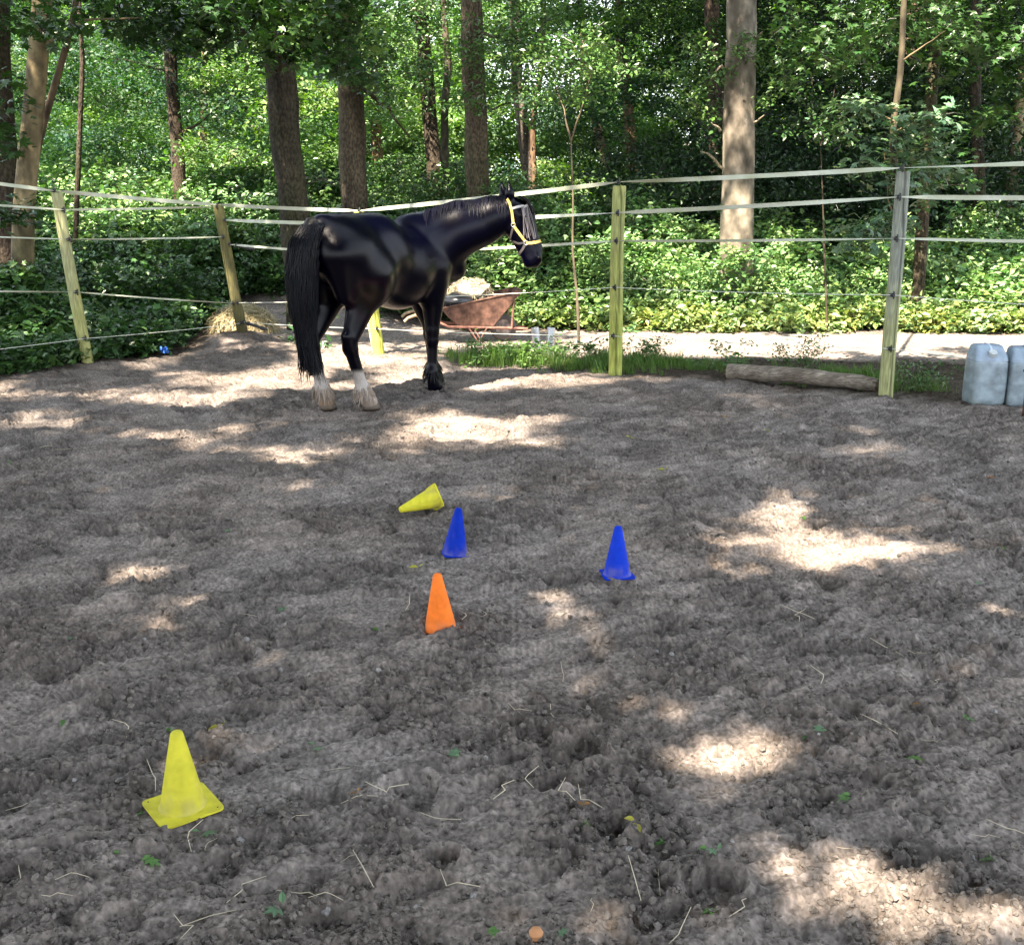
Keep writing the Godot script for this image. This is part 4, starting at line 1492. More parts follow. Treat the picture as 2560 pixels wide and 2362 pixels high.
func make_litter() -> void:
	# stalks of straw: seen ones first, then a scatter
	var kinds := []
	for k in 7:
		var s := Shape.new()
		s.col = Color(0.56, 0.49, 0.35) * rng.randf_range(0.8, 1.1)
		s.col.a = 1.0
		var bend := rng.randf_range(-1.3, 1.3) if k % 2 else rng.randf_range(-0.25, 0.25)
		var p := [Vector3(-0.5, 0, 0), Vector3(-0.1, 0.03, 0.02 * k), Vector3(0.05, 0.035, 0.0), Vector3(0.05 + 0.42 * cos(bend), 0.01 + 0.06 * (k % 3), 0.42 * sin(bend))]
		for e in 4:
			p[e] = p[e] * 0.13
		s.tube(p, [0.0008, 0.0012, 0.0012, 0.0006], 5)
		kinds.append(s.mesh())
	var seen := [Vector3(-1.366, 0, -2.557), Vector3(-0.85, 0, -2.388), Vector3(-0.799, 0, -2.372), Vector3(-1.22, 0, -2.227), Vector3(-1.07, 0, -2.187), Vector3(-1.093, 0, -2.139), Vector3(-0.741, 0, -2.048), Vector3(-0.707, 0, -2.074), Vector3(-0.667, 0, -2.197), Vector3(-0.51, 0, -2.168), Vector3(-0.198, 0, -2.494), Vector3(-0.017, 0, -2.596), Vector3(0.042, 0, -2.677), Vector3(0.134, 0, -2.57), Vector3(0.197, 0, -2.544), Vector3(-0.434, 0, -2.583), Vector3(-0.349, 0, -2.596), Vector3(0.366, 0, -2.227), Vector3(0.56, 0, -2.129), Vector3(0.387, 0, -2.039), Vector3(0.599, 0, -2.792), Vector3(1.154, 0, -2.948), Vector3(1.311, 0, -2.916), Vector3(1.159, 0, -3.896), Vector3(1.415, 0, -3.595), Vector3(1.478, 0, -3.481), Vector3(1.261, 0, -2.411), Vector3(1.327, 0, -2.422), Vector3(0.3, 0, -2.207), Vector3(-0.367, 0, -2.207), Vector3(-0.445, 0, -2.148), Vector3(0.014, 0, -3.121), Vector3(0.142, 0, -3.121), Vector3(1.144, 0, -3.88), Vector3(-0.19, 0, -3.896), Vector3(-0.108, 0, -3.924), Vector3(-0.434, 0, -4.065), Vector3(0.319, 0, -3.765), Vector3(0.53, 0, -3.843), Vector3(-3.269, 0, -7.026), Vector3(-3.119, 0, -6.994), Vector3(-1.771, 0, -6.501), Vector3(-0.938, 0, -7.026), Vector3(-1.56, 0, -3.438), Vector3(-1.248, 0, -3.015), Vector3(-1.043, 0, -2.677), Vector3(0.183, 0, -3.438), Vector3(1.103, 0, -3.353), Vector3(1.147, 0, -3.05), Vector3(-0.152, 0, -2.187), Vector3(0.667, 0, -2.822)]
	for k in 68:
		var p: Vector3
		if k < seen.size():
			p = seen[k]
		else:
			var z := -2.0 - 6.0 * pow(rng.randf(), 1.6)
			p = Vector3(rng.randf_range(-0.52, 0.52) * -z, 0, z)
		var big := 1.0 if k < seen.size() else 0.62
		var o := solo("straw_stalk", kinds[rng.randi() % 7], mats.straw, Vector3(p.x, ground(p.x, p.z) + 0.009, p.z))
		o.rotation = Vector3(rng.randf_range(-0.15, 0.15), rng.randf() * TAU, rng.randf_range(-0.18, 0.18))
		o.scale = Vector3.ONE * big * rng.randf_range(0.6, 1.25)
		tag(o, "thin pale stalk of dry straw lying on the bare dirt of the paddock", "straw", "straw stalks scattered on the paddock")
	# fallen leaves
	var green := []
	for k in 5:
		var s := Shape.new()
		s.col = [Color(0.09, 0.20, 0.05), Color(0.12, 0.24, 0.07), Color(0.42, 0.38, 0.06), Color(0.14, 0.24, 0.14), Color(0.30, 0.14, 0.05)][k]
		leaf_into(s, "maple" if k % 2 else "ovate", Vector3.ZERO, turn_basis(Vector3(0.2, 1, 0.25), k * 1.3), 0.05)
		leaf_into(s, "ovate", Vector3(0.012, 0.006, 0.0), turn_basis(Vector3(-0.5, 1, 0.3), k * 1.3 + 2.0), 0.035)
		green.append(s.mesh(true))
	var fallen := [Vector3(-0.043, 0, -2.039), Vector3(0.926, 0, -2.916), Vector3(0.96, 0, -2.922), Vector3(0.325, 0, -2.422), Vector3(0.4, 0, -2.376), Vector3(0.493, 0, -2.332), Vector3(0.518, 0, -2.289), Vector3(0.195, 0, -2.519), Vector3(0.197, 0, -2.446), Vector3(-1.438, 0, -3.015), Vector3(-0.544, 0, -2.093), Vector3(-0.943, 0, -3.015), Vector3(-1.009, 0, -2.289), Vector3(-0.921, 0, -2.278), Vector3(-0.18, 0, -2.807), Vector3(1.358, 0, -3.121), Vector3(1.496, 0, -3.085), Vector3(1.225, 0, -2.289), Vector3(-0.602, 0, -2.868), Vector3(0.985, 0, -6.432), Vector3(-3.321, 0, -6.571), Vector3(-1.407, 0, -6.432), Vector3(-0.82, 0, -2.422), Vector3(-0.436, 0, -2.596), Vector3(0.471, 0, -2.111), Vector3(-1.086, 0, -2.948)]
	for k in 46:
		var p: Vector3
		if k < fallen.size():
			p = fallen[k]
		else:
			var z := -2.0 - 6.5 * rng.randf()
			p = Vector3(rng.randf_range(-0.52, 0.52) * -z, 0, z)
		var o := solo("fallen_leaf", green[[1, 0, 3, 2, 0, 1, 3, 4][k % 8]], mats.thin_leaf, Vector3(p.x, ground(p.x, p.z) + 0.008, p.z))
		o.rotation.y = rng.randf() * TAU
		o.scale = Vector3.ONE * rng.randf_range(0.45, 0.95)
		tag(o, "small fallen leaf lying on the bare dirt of the paddock", "leaf", "fallen leaves scattered on the paddock")
	# crumbs of soil and grit, beyond counting
	var clod := []
	for k in 4:
		var s := Shape.new()
		var size := Vector3(1.0, rng.randf_range(0.55, 0.85), rng.randf_range(0.75, 1.0))
		var rows := []
		for a in 6:
			var row := []
			for b in 8:
				var th := PI * a / 5.0
				var ph := TAU * b / 8.0
				var d := Vector3(sin(th) * cos(ph), cos(th), sin(th) * sin(ph))
				var r := 1.0 + 0.75 * n_mid.get_noise_3d(d.x * 3.0 + k * 9.0, d.y * 3.0, d.z * 3.0)
				row.append(s.vert(d * size * r, d))
			rows.append(row)
		for a in 5:
			for b in 8:
				s.quad(rows[a][b], rows[a][(b + 1) % 8], rows[a + 1][(b + 1) % 8], rows[a + 1][b])
		leaves["clod%d" % k] = s.mesh(true)
	var soil := stuff_of("soil_crumbs")
	soil.set_meta("leafy", "crumbs")
	buckets[soil] = {}
	for k in 80000:
		var z := -1.9 - 7.0 * pow(rng.randf(), 2.0)
		var x := rng.randf_range(-0.56, 0.56) * (0.3 - z)
		if fence_side(x, z) < 0.1:
			continue
		var m := rough_at(x, z)
		if rng.randf() > 0.12 + 0.6 * m:
			continue
		var r := 0.0022 + 0.010 * pow(rng.randf(), 4.5)
		var key := "clod%d|dirt" % (rng.randi() % 4)
		if not buckets[soil].has(key):
			buckets[soil][key] = [[], PackedColorArray()]
		buckets[soil][key][0].append(Transform3D(turn_basis(Vector3(rng.randfn() * 0.6, 1, rng.randfn() * 0.6), rng.randf() * TAU).scaled(Vector3.ONE * r), Vector3(x, ground(x, z) + r * 0.3, z)))
		var g := rng.randf_range(0.75, 1.2)
		buckets[soil][key][1].append(Color(0.245, 0.214, 0.187) * g if rng.randf() > 0.012 else Color(0.42, 0.40, 0.38))


# ------------------------------------------------------------------ trees
var trees := []          # [node, x, z] of those whose crowns spread overhead


func tree(called: String, label: String, low: Vector3, high: Vector3, r: float, height: float, mat: String, tint: Color, bends := [], group := "") -> Node3D:
	var foot := low
	var y := base_h(low.x, low.z)
	if low.y - y > 0.05:
		foot = low - (high - low) / (high.y - low.y) * (low.y - y)
	foot.y = base_h(foot.x, foot.z)
	var o := thing(called, label, "tree", foot, group)
	var s := Shape.new()
	var path := []
	var rad := []
	var dir := (high - foot) / (high.y - foot.y)
	var m := int(height / 0.22)
	for k in m + 1:
		var h := float(k) / m * height
		var p := dir * minf(h, high.y - foot.y)
		if h > high.y - foot.y:
			p += dir.lerp(Vector3.UP, 0.6) * (h - (high.y - foot.y))
		for b in bends:
			p += Vector3(b[1], 0, b[2]) * exp(-((h - b[0]) / b[3]) ** 2)
		p += Vector3(n_big.get_noise_2d(h * 0.5, foot.x * 9.0), 0, n_big.get_noise_2d(h * 0.5 + 50.0, foot.x * 9.0)) * r * 0.5
		path.append(p - Vector3(0, 0.15, 0) * (1.0 if k == 0 else 0.0))
		rad.append(r * lerpf(1.06, 0.35, pow(h / height, 1.2)) * (1.0 + 0.45 * exp(-h / (r * 1.6))))
	s.tube(path, rad, 22 if r > 0.1 else 10, true, 1.0, n_mid, 0.15 if mat == "bark" else 0.04, Vector3(7.0, 1.3, 7.0))
	for k in s.v.size():
		var p := s.v[k] + foot
		var n := n_mid.get_noise_3d(p.x * 2.2, p.y * 0.9, p.z * 2.2)
		var f := n_fine.get_noise_3d(p.x * 13.0, p.y * 1.1, p.z * 13.0)
		var c := tint * clampf(1.0 + 0.6 * n + 0.5 * f, 0.3, 2.0)
		c = c.lerp(Color(0.075, 0.095, 0.03), clampf((n_big.get_noise_3d(p.x * 1.3 + 5.0, p.y * 0.7, p.z * 1.3) - 0.12) * 1.1, 0.0, 0.45))
		c.a = 1.0
		s.c[k] = c
	part(o, "trunk", s.mesh(), mats[mat])
	o.set_meta("top", path[-1])
	return o


func limb(o: Node3D, pts: Array, r: float, mat: String, tint: Color, called := "branch") -> void:
	var s := Shape.new()
	s.col = tint
	var path := []
	var rad := []
	for k in pts.size() - 1:
		for e in 4:
			path.append((pts[k] as Vector3).lerp(pts[k + 1], e / 4.0) - o.position + Vector3(rng.randfn(), rng.randfn(), rng.randfn()) * r * 0.25)
	path.append(pts[-1] - o.position)
	for k in path.size():
		rad.append(lerpf(r, r * 0.25, float(k) / (path.size() - 1)))
	s.tube(path, rad, 7, true, 1.0, n_mid, 0.1, Vector3(9, 9, 9))
	part(o, called, s.mesh(), mats[mat])


func cover(x: float, z: float) -> float:            # how much the leaves overhead shut out the sun, by the place their shade falls on
	var wob := 0.55 * n_mid.get_noise_2d(x * 1.6, z * 2.4)
	for p in patches:
		var dx: float = x - p[0]
		var dz: float = z - p[1]
		var grow := 0.20 if z < -6.5 else 0.10
		var a: float = (dx * p[4] + dz * p[5]) / (p[2] * 0.93 + grow)
		var b: float = (dz * p[4] - dx * p[5]) / (p[3] * 0.93 + grow)
		var r := sqrt(a * a + b * b) + wob
		if r < 1.0:
			return maxf(p[6] * 0.5 * ss(0.3, 1.0, r), 0.4 * ss(0.2, 0.45, n_mid.get_noise_2d(x * 3.4 + 25.0, z * 4.2)))
	if z > -9.4:
		return 1.0 if x > -2.6 or z > -8.0 else 0.8
	if z > -11.6:
		if x > 0.9:
			return 0.97
		return 0.5 if x < -3.0 else (0.03 if x > -2.6 else 0.3)
	if x > -2.6 and x < -0.6 and z > -13.6:
		return 0.04
	if x > -0.9 and x < 14.0 and z > -17.3 - 0.10 * x:
		return 0.02 if x > 1.2 else 0.2
	if z > -16.0:
		return 0.42 if x > -2.8 else 0.5
	if x < -1.5:
		return 0.62 if z > -20.0 else 0.08
	return (0.85 if z > -21.0 else 0.2) if x < 2.5 else 0.84


func make_shade() -> void:
	# crowns above and behind: every spray of leaves belongs to the nearest tree
	var tints := [Color(0.055, 0.115, 0.028), Color(0.075, 0.14, 0.03)]
	for k in 76000:
		var gz := rng.randf_range(-50.0, 5.0)
		var gx := rng.randf_range(-1.0, 1.0) * (9.0 + absf(gz) * 0.42)
		var c := cover(gx, gz)
		var in_yard := gz > -11.7
		if c < 0.995:
			var fine := 1.0 if gz > -17.0 else 0.34
			var n := clampf(n_shade.get_noise_2d(gx * fine, gz * fine) * 0.95 + 0.5, 0.0, 1.0)
			if n > c:
				continue
		if gz > -6.3:
			continue
		if not in_yard and rng.randf() > 0.62:
			continue
		var h := rng.randf_range(11.5, 19.0) if in_yard else rng.randf_range(8.0, 15.0)
		var p := Vector3(gx, base_h(gx, gz), gz) - sun_to * (h / -sun_to.y)
		if p.z < -1.0 and p.y - 1.6 < 0.235 * -p.z:
			continue
		var best: Node3D = null
		var near := 1e9
		for t in trees:
			var d: float = (t[1] - p.x) ** 2 + (t[2] - p.z) ** 2
			if d < near:
				near = d
				best = t[0]
		sprout(best, "roof", p, rng.randf_range(0.8, 1.2), tints[k % 2], 0.3)


func make_near_shade() -> void:
	# lower boughs over the near half of the yard: smaller sprays, so that their gaps draw crisper spots of sun
	for k in 52000:
		var gz := rng.randf_range(-6.8, 4.0)
		var gx := rng.randf_range(-9.0, 9.0)
		if rng.randf() > cover(gx, gz):
			continue
		var h := rng.randf_range(6.5, 10.5)
		var p := Vector3(gx, 0.0, gz) - sun_to * (h / -sun_to.y)
		if p.z < -1.0 and p.y - 1.6 < 0.26 * -p.z:
			continue
		var best: Node3D = null
		var near := 1e9
		for t in trees:
			var d: float = (t[1] - p.x) ** 2 + (t[2] - p.z) ** 2
			if d < near:
				near = d
				best = t[0]
		sprout(best, "screen", p, rng.randf_range(0.8, 1.2), Color(0.055, 0.115, 0.028), 0.3)


func make_patches() -> void:
	# centre, half width, half depth (metres on the ground), turn, how shaded
	for q in [
		[Vector3(-1.032, 0, -7.773), 1.60, 0.56, 0.10, 0.0], [Vector3(-0.168, 0, -7.973), 0.75, 0.40, 0.0, 0.15], [Vector3(-1.946, 0, -7.329), 0.75, 0.36, 0.3, 0.1],
		[Vector3(-3.12, 0, -9.223), 1.1, 0.30, 0.35, 0.0], [Vector3(-3.623, 0, -7.832), 1.0, 0.30, 0.35, 0.1],
		[Vector3(-2.93, 0, -6.045), 0.7, 0.08, 0.30, 0.25], [Vector3(-2.523, 0, -6.6), 0.35, 0.2, 0.2, 0.15], [Vector3(-1.638, 0, -6.643), 0.35, 0.08, 0.2, 0.3], [Vector3(-1.212, 0, -6.543), 0.22, 0.08, 0.1, 0.3], [Vector3(-1.476, 0, -5.949), 0.2, 0.07, 0.2, 0.3], [Vector3(-1.01, 0, -6.107), 0.2, 0.1, 0.0, 0.35],
		[Vector3(1.659, 0, -5.154), 0.60, 0.38, -0.15, 0.0], [Vector3(1.631, 0, -5.646), 0.35, 0.25, 0.0, 0.1], [Vector3(1.707, 0, -4.66), 0.55, 0.18, -0.1, 0.25], [Vector3(1.889, 0, -5.926), 0.35, 0.14, -0.3, 0.3], [Vector3(1.233, 0, -4.937), 0.3, 0.15, 0.0, 0.2],
		[Vector3(-1.789, 0, -4.466), 0.24, 0.17, 0.0, 0.1], [Vector3(0.627, 0, -2.859), 0.32, 0.15, -0.3, 0.1], [Vector3(0.531, 0, -2.948), 0.15, 0.12, 0, 0.25],
		[Vector3(0.943, 0, -2.158), 0.34, 0.20, -0.2, 0.0], [Vector3(1.149, 0, -2.12), 0.30, 0.24, 0.0, 0.05], [Vector3(0.887, 0, -2.268), 0.1, 0.06, 0.0, 0.3], [Vector3(0.14, 0, -2.053), 0.2, 0.11, 0.0, 0.1],
		[Vector3(-0.945, 0, -2.853), 0.13, 0.12, 0.0, 0.1], [Vector3(0.196, 0, -3.951), 0.24, 0.12, 0.3, 0.2], [Vector3(0.913, 0, -5.022), 0.14, 0.1, 0.0, 0.25], [Vector3(-0.172, 0, -5.902), 0.18, 0.09, 0.0, 0.3], [Vector3(0.458, 0, -5.985), 0.14, 0.08, 0.0, 0.3], [Vector3(2.512, 0, -6.643), 0.22, 0.1, 0.0, 0.3], [Vector3(2.581, 0, -6.195), 0.22, 0.08, 0.0, 0.3],
		[Vector3(0.359, 0, -3.549), 0.14, 0.09, 0.0, 0.35], [Vector3(-0.823, 0, -3.459), 0.15, 0.08, 0.0, 0.4], [Vector3(2.193, 0, -9.089), 0.3, 0.12, 0.0, 0.3], [Vector3(1.234, 0, -3.312), 0.2, 0.08, 0.0, 0.4], [Vector3(0.084, 0, -3.195), 0.08, 0.08, 0.0, 0.4], [Vector3(0.658, 0, -10.209), 0.4, 0.2, 0.0, 0.3], [Vector3(1.464, 0, -10.112), 0.5, 0.2, 0.0, 0.35],
		[Vector3(2.053, 0, -4.036), 0.2, 0.1, 0.0, 0.4], [Vector3(2.445, 0, -4.937), 0.2, 0.1, 0.0, 0.4]]:
		patches.append([q[0].x, q[0].z, q[1], q[2], cos(q[3]), sin(q[3]), q[4]])
	for k in 46:
		var z := -2.2 - 6.8 * rng.randf()
		var x := rng.randf_range(-0.5, 0.5) * -z
		var small := rng.randf_range(0.04, 0.13) * (1.0 if z > -6.5 else 1.5)
		patches.append([x, z, small * 1.5, small, 1.0, 0.0, rng.randf_range(0.3, 0.9)])


func make_trees() -> void:
	var grey := Color(0.22, 0.18, 0.13)
	var brown := Color(0.15, 0.11, 0.075)
	var dark := Color(0.075, 0.058, 0.042)
	var pale := Color(0.32, 0.25, 0.135)
	var o: Node3D
	var deep := Color(0.028, 0.075, 0.018)  # leaf green darkened so the sprays look shaded
	var fresh := Color(0.085, 0.18, 0.045)
	o = tree("tree", "dark rough trunk cut by the left edge, behind the pale leaning trunk", Vector3(-7.122, 2.088, -15), Vector3(-6.959, 4.026, -15), 0.17, 12.0, "bark", dark)
	trees.append([o, o.position.x, o.position.z])
	blob(o, "maple", Vector3(-6.704, 4.019, -14.2), Vector3(1.1, 0.6, 0.8), 26, 1.0, deep)
	blob(o, "maple", Vector3(-6.019, 2.697, -12.6), Vector3(0.35, 0.5, 0.5), 14, 1.0, deep)
	o = tree("tree", "pale smooth trunk leaning right with sun patches, just behind the first fence post", Vector3(-6.217, 0.72, -13.2), Vector3(-5.597, 4.074, -13.2), 0.13, 12.0, "smooth_bark", pale, [[2.0, -0.06, 0, 1.0]])
	trees.append([o, o.position.x, o.position.z])
	for q in [[Vector3(-4.625, 3.926, -13), 0.9, 26], [Vector3(-5.063, 3.606, -12.4), 0.5, 9], [Vector3(-5.628, 1.6, -12), 0.3, 10]]:
		blob(o, "maple", q[0], Vector3(q[1], q[1] * 0.4, 0.6), q[2], 1.0, deep)
	limb(o, [Vector3(-5.721, 3.506, -13.2), Vector3(-5.056, 3.814, -13), Vector3(-4.299, 3.825, -12.9)], 0.03, "smooth_bark", pale)
	o = tree("sapling", "thin brown curving stem between the pale leaning trunk and the first fence post", Vector3(-6.084, 1.6, -13.5), Vector3(-5.289, 4.13, -13.5), 0.05, 8.0, "smooth_bark", Color(0.2, 0.14, 0.085), [[2.3, -0.14, 0, 1.1]])
	trees.append([o, o.position.x, o.position.z])
	o = tree("tree", "slim dark forked trunk standing on the wooded bank left of the thick dark trunk", Vector3(-6.536, 2.476, -21), Vector3(-6.558, 5.267, -21), 0.13, 12.0, "bark", dark)
	trees.append([o, o.position.x, o.position.z])
	limb(o, [Vector3(-6.537, 3.097, -21), Vector3(-6.014, 3.317, -20.8), Vector3(-5.341, 3.76, -20.6)], 0.035, "bark", dark)
	limb(o, [Vector3(-6.562, 4.266, -21), Vector3(-6.91, 4.332, -20.8), Vector3(-7.312, 4.44, -20.6)], 0.03, "bark", dark)
	blob(o, "ovate", Vector3(-6.506, 4.749, -20), Vector3(1.6, 0.7, 0.9), 60, 1.0, deep)
	blob(o, "ovate", Vector3(-5.338, 3.629, -20.2), Vector3(0.9, 0.5, 0.7), 40, 1.0, deep)
	o = tree("tree", "thin black stem on the left bank between the curving stem and the slim forked trunk", Vector3(-7.314, 2.268, -18), Vector3(-7.056, 4.121, -18), 0.045, 9.0, "bark", dark)
	trees.append([o, o.position.x, o.position.z])
	o = tree("tree", "distant pale thin trunk in leaves right of the slim dark forked trunk", Vector3(-7.507, 3.041, -26), Vector3(-7.285, 5.242, -26), 0.085, 12.0, "smooth_bark", pale)
	trees.append([o, o.position.x, o.position.z])
	o = tree("tree", "thick dark rough trunk behind the corner post, its top hidden by maple leaves", Vector3(-3.067, 1.6, -15), Vector3(-3.22, 4.026, -15), 0.215, 14.0, "bark", Color(0.078, 0.068, 0.046), [[2.6, -0.03, 0, 0.5]])
	trees.append([o, o.position.x, o.position.z])
	limb(o, [Vector3(-3.204, 3.438, -15), Vector3(-2.857, 3.985, -14), Vector3(-2.29, 3.87, -13), Vector3(-1.757, 3.719, -12.6)], 0.05, "bark", dark)
	limb(o, [Vector3(-3.225, 3.701, -15), Vector3(-3.447, 3.864, -14), Vector3(-3.787, 3.905, -13.2)], 0.05, "bark", dark)
	for q in [[Vector3(-2.824, 3.94, -13.4), 0.95, 40], [Vector3(-3.486, 3.849, -13.2), 0.8, 30], [Vector3(-2.103, 3.631, -12.9), 0.6, 22], [Vector3(-2.76, 3.506, -13), 0.45, 16], [Vector3(-1.981, 3.334, -13.2), 0.4, 10], [Vector3(-4.23, 3.8, -13.6), 0.7, 20], [Vector3(-2.134, 3.89, -12.8), 0.7, 20]]:
		blob(o, "maple", q[0], Vector3(q[1], q[1] * 0.38, 0.7), q[2], 1.0, deep if q[1] != 0.6 else fresh)
	o = tree("tree", "thick brown trunk with sun patches standing right behind the horse's croup", Vector3(-2.502, 1.759, -17), Vector3(-2.53, 4.786, -17), 0.215, 14.0, "bark", Color(0.115, 0.092, 0.062))
	trees.append([o, o.position.x, o.position.z])
	limb(o, [Vector3(-2.403, 3.571, -17), Vector3(-1.958, 3.212, -17.2), Vector3(-1.683, 2.815, -17.6)], 0.04, "bark", brown)
	blob(o, "maple", Vector3(-2.266, 3.717, -15.6), Vector3(0.5, 0.6, 0.4), 14, 1.0, deep)
	blob(o, "ovate", Vector3(-1.858, 3.839, -16.5), Vector3(0.9, 0.9, 0.7), 50, 1.0, fresh)
	o = tree("tree", "slim black trunk left of the forked grey stem, above the horse's back", Vector3(-1.542, 2.379, -21), Vector3(-1.754, 5.536, -21), 0.15, 13.0, "bark", dark)
	trees.append([o, o.position.x, o.position.z])
	blob(o, "ovate", Vector3(-1.867, 4.835, -20), Vector3(1.2, 0.8, 0.8), 60, 1.0, fresh)
	o = tree("tree", "thin grey stem close right of the slim black trunk above the horse's back", Vector3(-1.371, 2.497, -21.5), Vector3(-1.354, 4.799, -21.5), 0.085, 11.0, "smooth_bark", Color(0.12, 0.10, 0.07), [[3.6, 0.1, 0, 0.6]])
	trees.append([o, o.position.x, o.position.z])
	o = tree("tree", "furrowed brown trunk rising above the horse's neck, left of its ears", Vector3(-0.575, 1.936, -18), Vector3(-0.658, 4.974, -18), 0.205, 14.0, "bark", Color(0.135, 0.105, 0.072))
	trees.append([o, o.position.x, o.position.z])
	for q in [[Vector3(-0.64, 3.467, -17.8), Vector3(-0.337, 3.212, -17.2), Vector3(-0.012, 3.267, -16.6)], [Vector3(-0.596, 4.511, -18), Vector3(-0.093, 4.264, -17.4), Vector3(0.461, 4.35, -17)]]:
		limb(o, q, 0.03, "bark", brown)
	blob(o, "ovate", Vector3(-0.167, 3.634, -16.6), Vector3(0.9, 0.7, 0.7), 60, 1.0, fresh)
	blob(o, "ovate", Vector3(0.3, 4.317, -16.8), Vector3(1.2, 0.7, 0.8), 70, 1.0, fresh)
	o = tree("tree", "grey trunk deep in the wood above the horse's ears", Vector3(0.364, 2.643, -25), Vector3(0.123, 4.554, -25), 0.155, 13.0, "bark", Color(0.17, 0.14, 0.115))
	trees.append([o, o.position.x, o.position.z])
	o = tree("tree", "slender reddish trunk right of the grey trunk above the horse's forehead", Vector3(0.533, 2.601, -24), Vector3(0.676, 4.962, -24), 0.075, 12.0, "smooth_bark", Color(0.24, 0.15, 0.09), [[3.0, -0.12, 0, 0.8]])
	trees.append([o, o.position.x, o.position.z])
	o = tree("tree", "far sunlit pine trunk between the two thick trunks behind the horse", Vector3(-3.726, 2.644, -30), Vector3(-3.789, 3.806, -30), 0.15, 12.0, "bark", Color(0.33, 0.21, 0.13))
	trees.append([o, o.position.x, o.position.z])
	o = tree("tree", "far reddish pine trunk high in the leaves between sapling and pale thick trunk", Vector3(3.156, 4.613, -30), Vector3(2.935, 6.063, -30), 0.17, 12.0, "bark", Color(0.30, 0.19, 0.12))
	trees.append([o, o.position.x, o.position.z])
	o = tree("tree", "leaning far pine trunk left of the pale thick trunk with pinkish bark", Vector3(2.555, 3.953, -32), Vector3(2.229, 5.239, -32), 0.15, 12.0, "bark", Color(0.30, 0.22, 0.16))
	trees.append([o, o.position.x, o.position.z])
	o = tree("sapling", "pale forked sapling standing between the horse's head and the post to its right", Vector3(0.755, 1.721, -13), Vector3(0.713, 2.468, -13), 0.018, 2.55, "smooth_bark", Color(0.20, 0.16, 0.105), [[1.2, -0.03, 0, 0.4]])
	limb(o, [Vector3(0.713, 2.468, -13), Vector3(0.633, 2.828, -13.1), Vector3(0.52, 3.171, -13.3)], 0.013, "smooth_bark", Color(0.22, 0.17, 0.11), "fork")
	limb(o, [Vector3(0.713, 2.468, -13), Vector3(0.812, 2.78, -12.9), Vector3(0.947, 3.281, -12.8)], 0.012, "smooth_bark", Color(0.22, 0.17, 0.11), "fork")
	blob(o, "ovate", Vector3(0.538, 3.288, -13.3), Vector3(0.5, 0.45, 0.5), 44, 0.8, fresh)
	blob(o, "ovate", Vector3(0.984, 3.351, -12.9), Vector3(0.5, 0.4, 0.5), 44, 0.8, fresh)
	o = tree("tree", "thick pale sunlit trunk with broken stubs rising from the brambles", Vector3(3.325, 1.198, -15.5), Vector3(3.213, 4.505, -15.5), 0.235, 14.0, "smooth_bark", Color(0.36, 0.31, 0.24))
	trees.append([o, o.position.x, o.position.z])
	for q in [[Vector3(3.405, 3.991, -15.4), Vector3(3.454, 4.045, -15.2)], [Vector3(2.979, 2.767, -15.4), Vector3(2.825, 2.863, -15.3)], [Vector3(3.042, 2.242, -15.4), Vector3(2.775, 2.442, -15.2), Vector3(2.665, 2.47, -15.2)], [Vector3(3.413, 2.837, -15.4), Vector3(3.564, 2.966, -15.3)], [Vector3(2.932, 3.623, -15.3), Vector3(2.831, 3.53, -15.2)]]:
		limb(o, q, 0.022, "bark", Color(0.45, 0.38, 0.28), "stub")
	blob(o, "bramble", Vector3(3.233, 0.925, -15), Vector3(0.65, 0.28, 0.2), 44, 0.8, Color(0.17, 0.31, 0.11))
	blob(o, "ovate", Vector3(3.191, 3.887, -15.15), Vector3(0.18, 0.3, 0.1), 6, 0.7, fresh)
	blob(o, "ovate", Vector3(3.675, 3.663, -15.2), Vector3(0.5, 0.8, 0.5), 36, 0.9, fresh)
	blob(o, "ovate", Vector3(2.687, 3.58, -15.6), Vector3(0.6, 0.8, 0.5), 40, 0.9, fresh)
	o = tree("tree", "dark trunk half hidden behind the left side of the pale thick trunk", Vector3(3.864, 2.25, -20), Vector3(3.621, 5.349, -20), 0.17, 13.0, "bark", Color(0.10, 0.075, 0.055))
	trees.append([o, o.position.x, o.position.z])
	o = tree("sapling", "thin forked sapling in the dark leaves between the pale thick trunk and grey post", Vector3(4.294, 1.327, -14.5), Vector3(4.166, 2.502, -14.5), 0.016, 2.45, "smooth_bark", Color(0.11, 0.085, 0.055))
	limb(o, [Vector3(4.166, 2.502, -14.5), Vector3(4.039, 2.936, -14.6), Vector3(3.98, 3.961, -14.6)], 0.011, "smooth_bark", Color(0.11, 0.085, 0.055), "fork")
	limb(o, [Vector3(4.166, 2.502, -14.5), Vector3(4.246, 3.046, -14.4), Vector3(4.298, 3.428, -14.4)], 0.011, "smooth_bark", Color(0.11, 0.085, 0.055), "fork")
	blob(o, "maple", Vector3(4.082, 3.712, -14.2), Vector3(0.8, 0.5, 0.5), 40, 0.9, deep)
	blob(o, "ovate", Vector3(4.076, 2.845, -14.3), Vector3(0.45, 0.5, 0.4), 26, 0.9, deep)
	o = tree("sapling", "slender tan stem rising just behind the grey post with pale maple sprays", Vector3(3.785, 1.306, -10.4), Vector3(3.668, 3.549, -10.4), 0.036, 7.0, "smooth_bark", Color(0.14, 0.115, 0.07), [[2.4, -0.055, 0, 0.35], [1.6, 0.015, 0, 0.2]])
	trees.append([o, o.position.x, o.position.z])
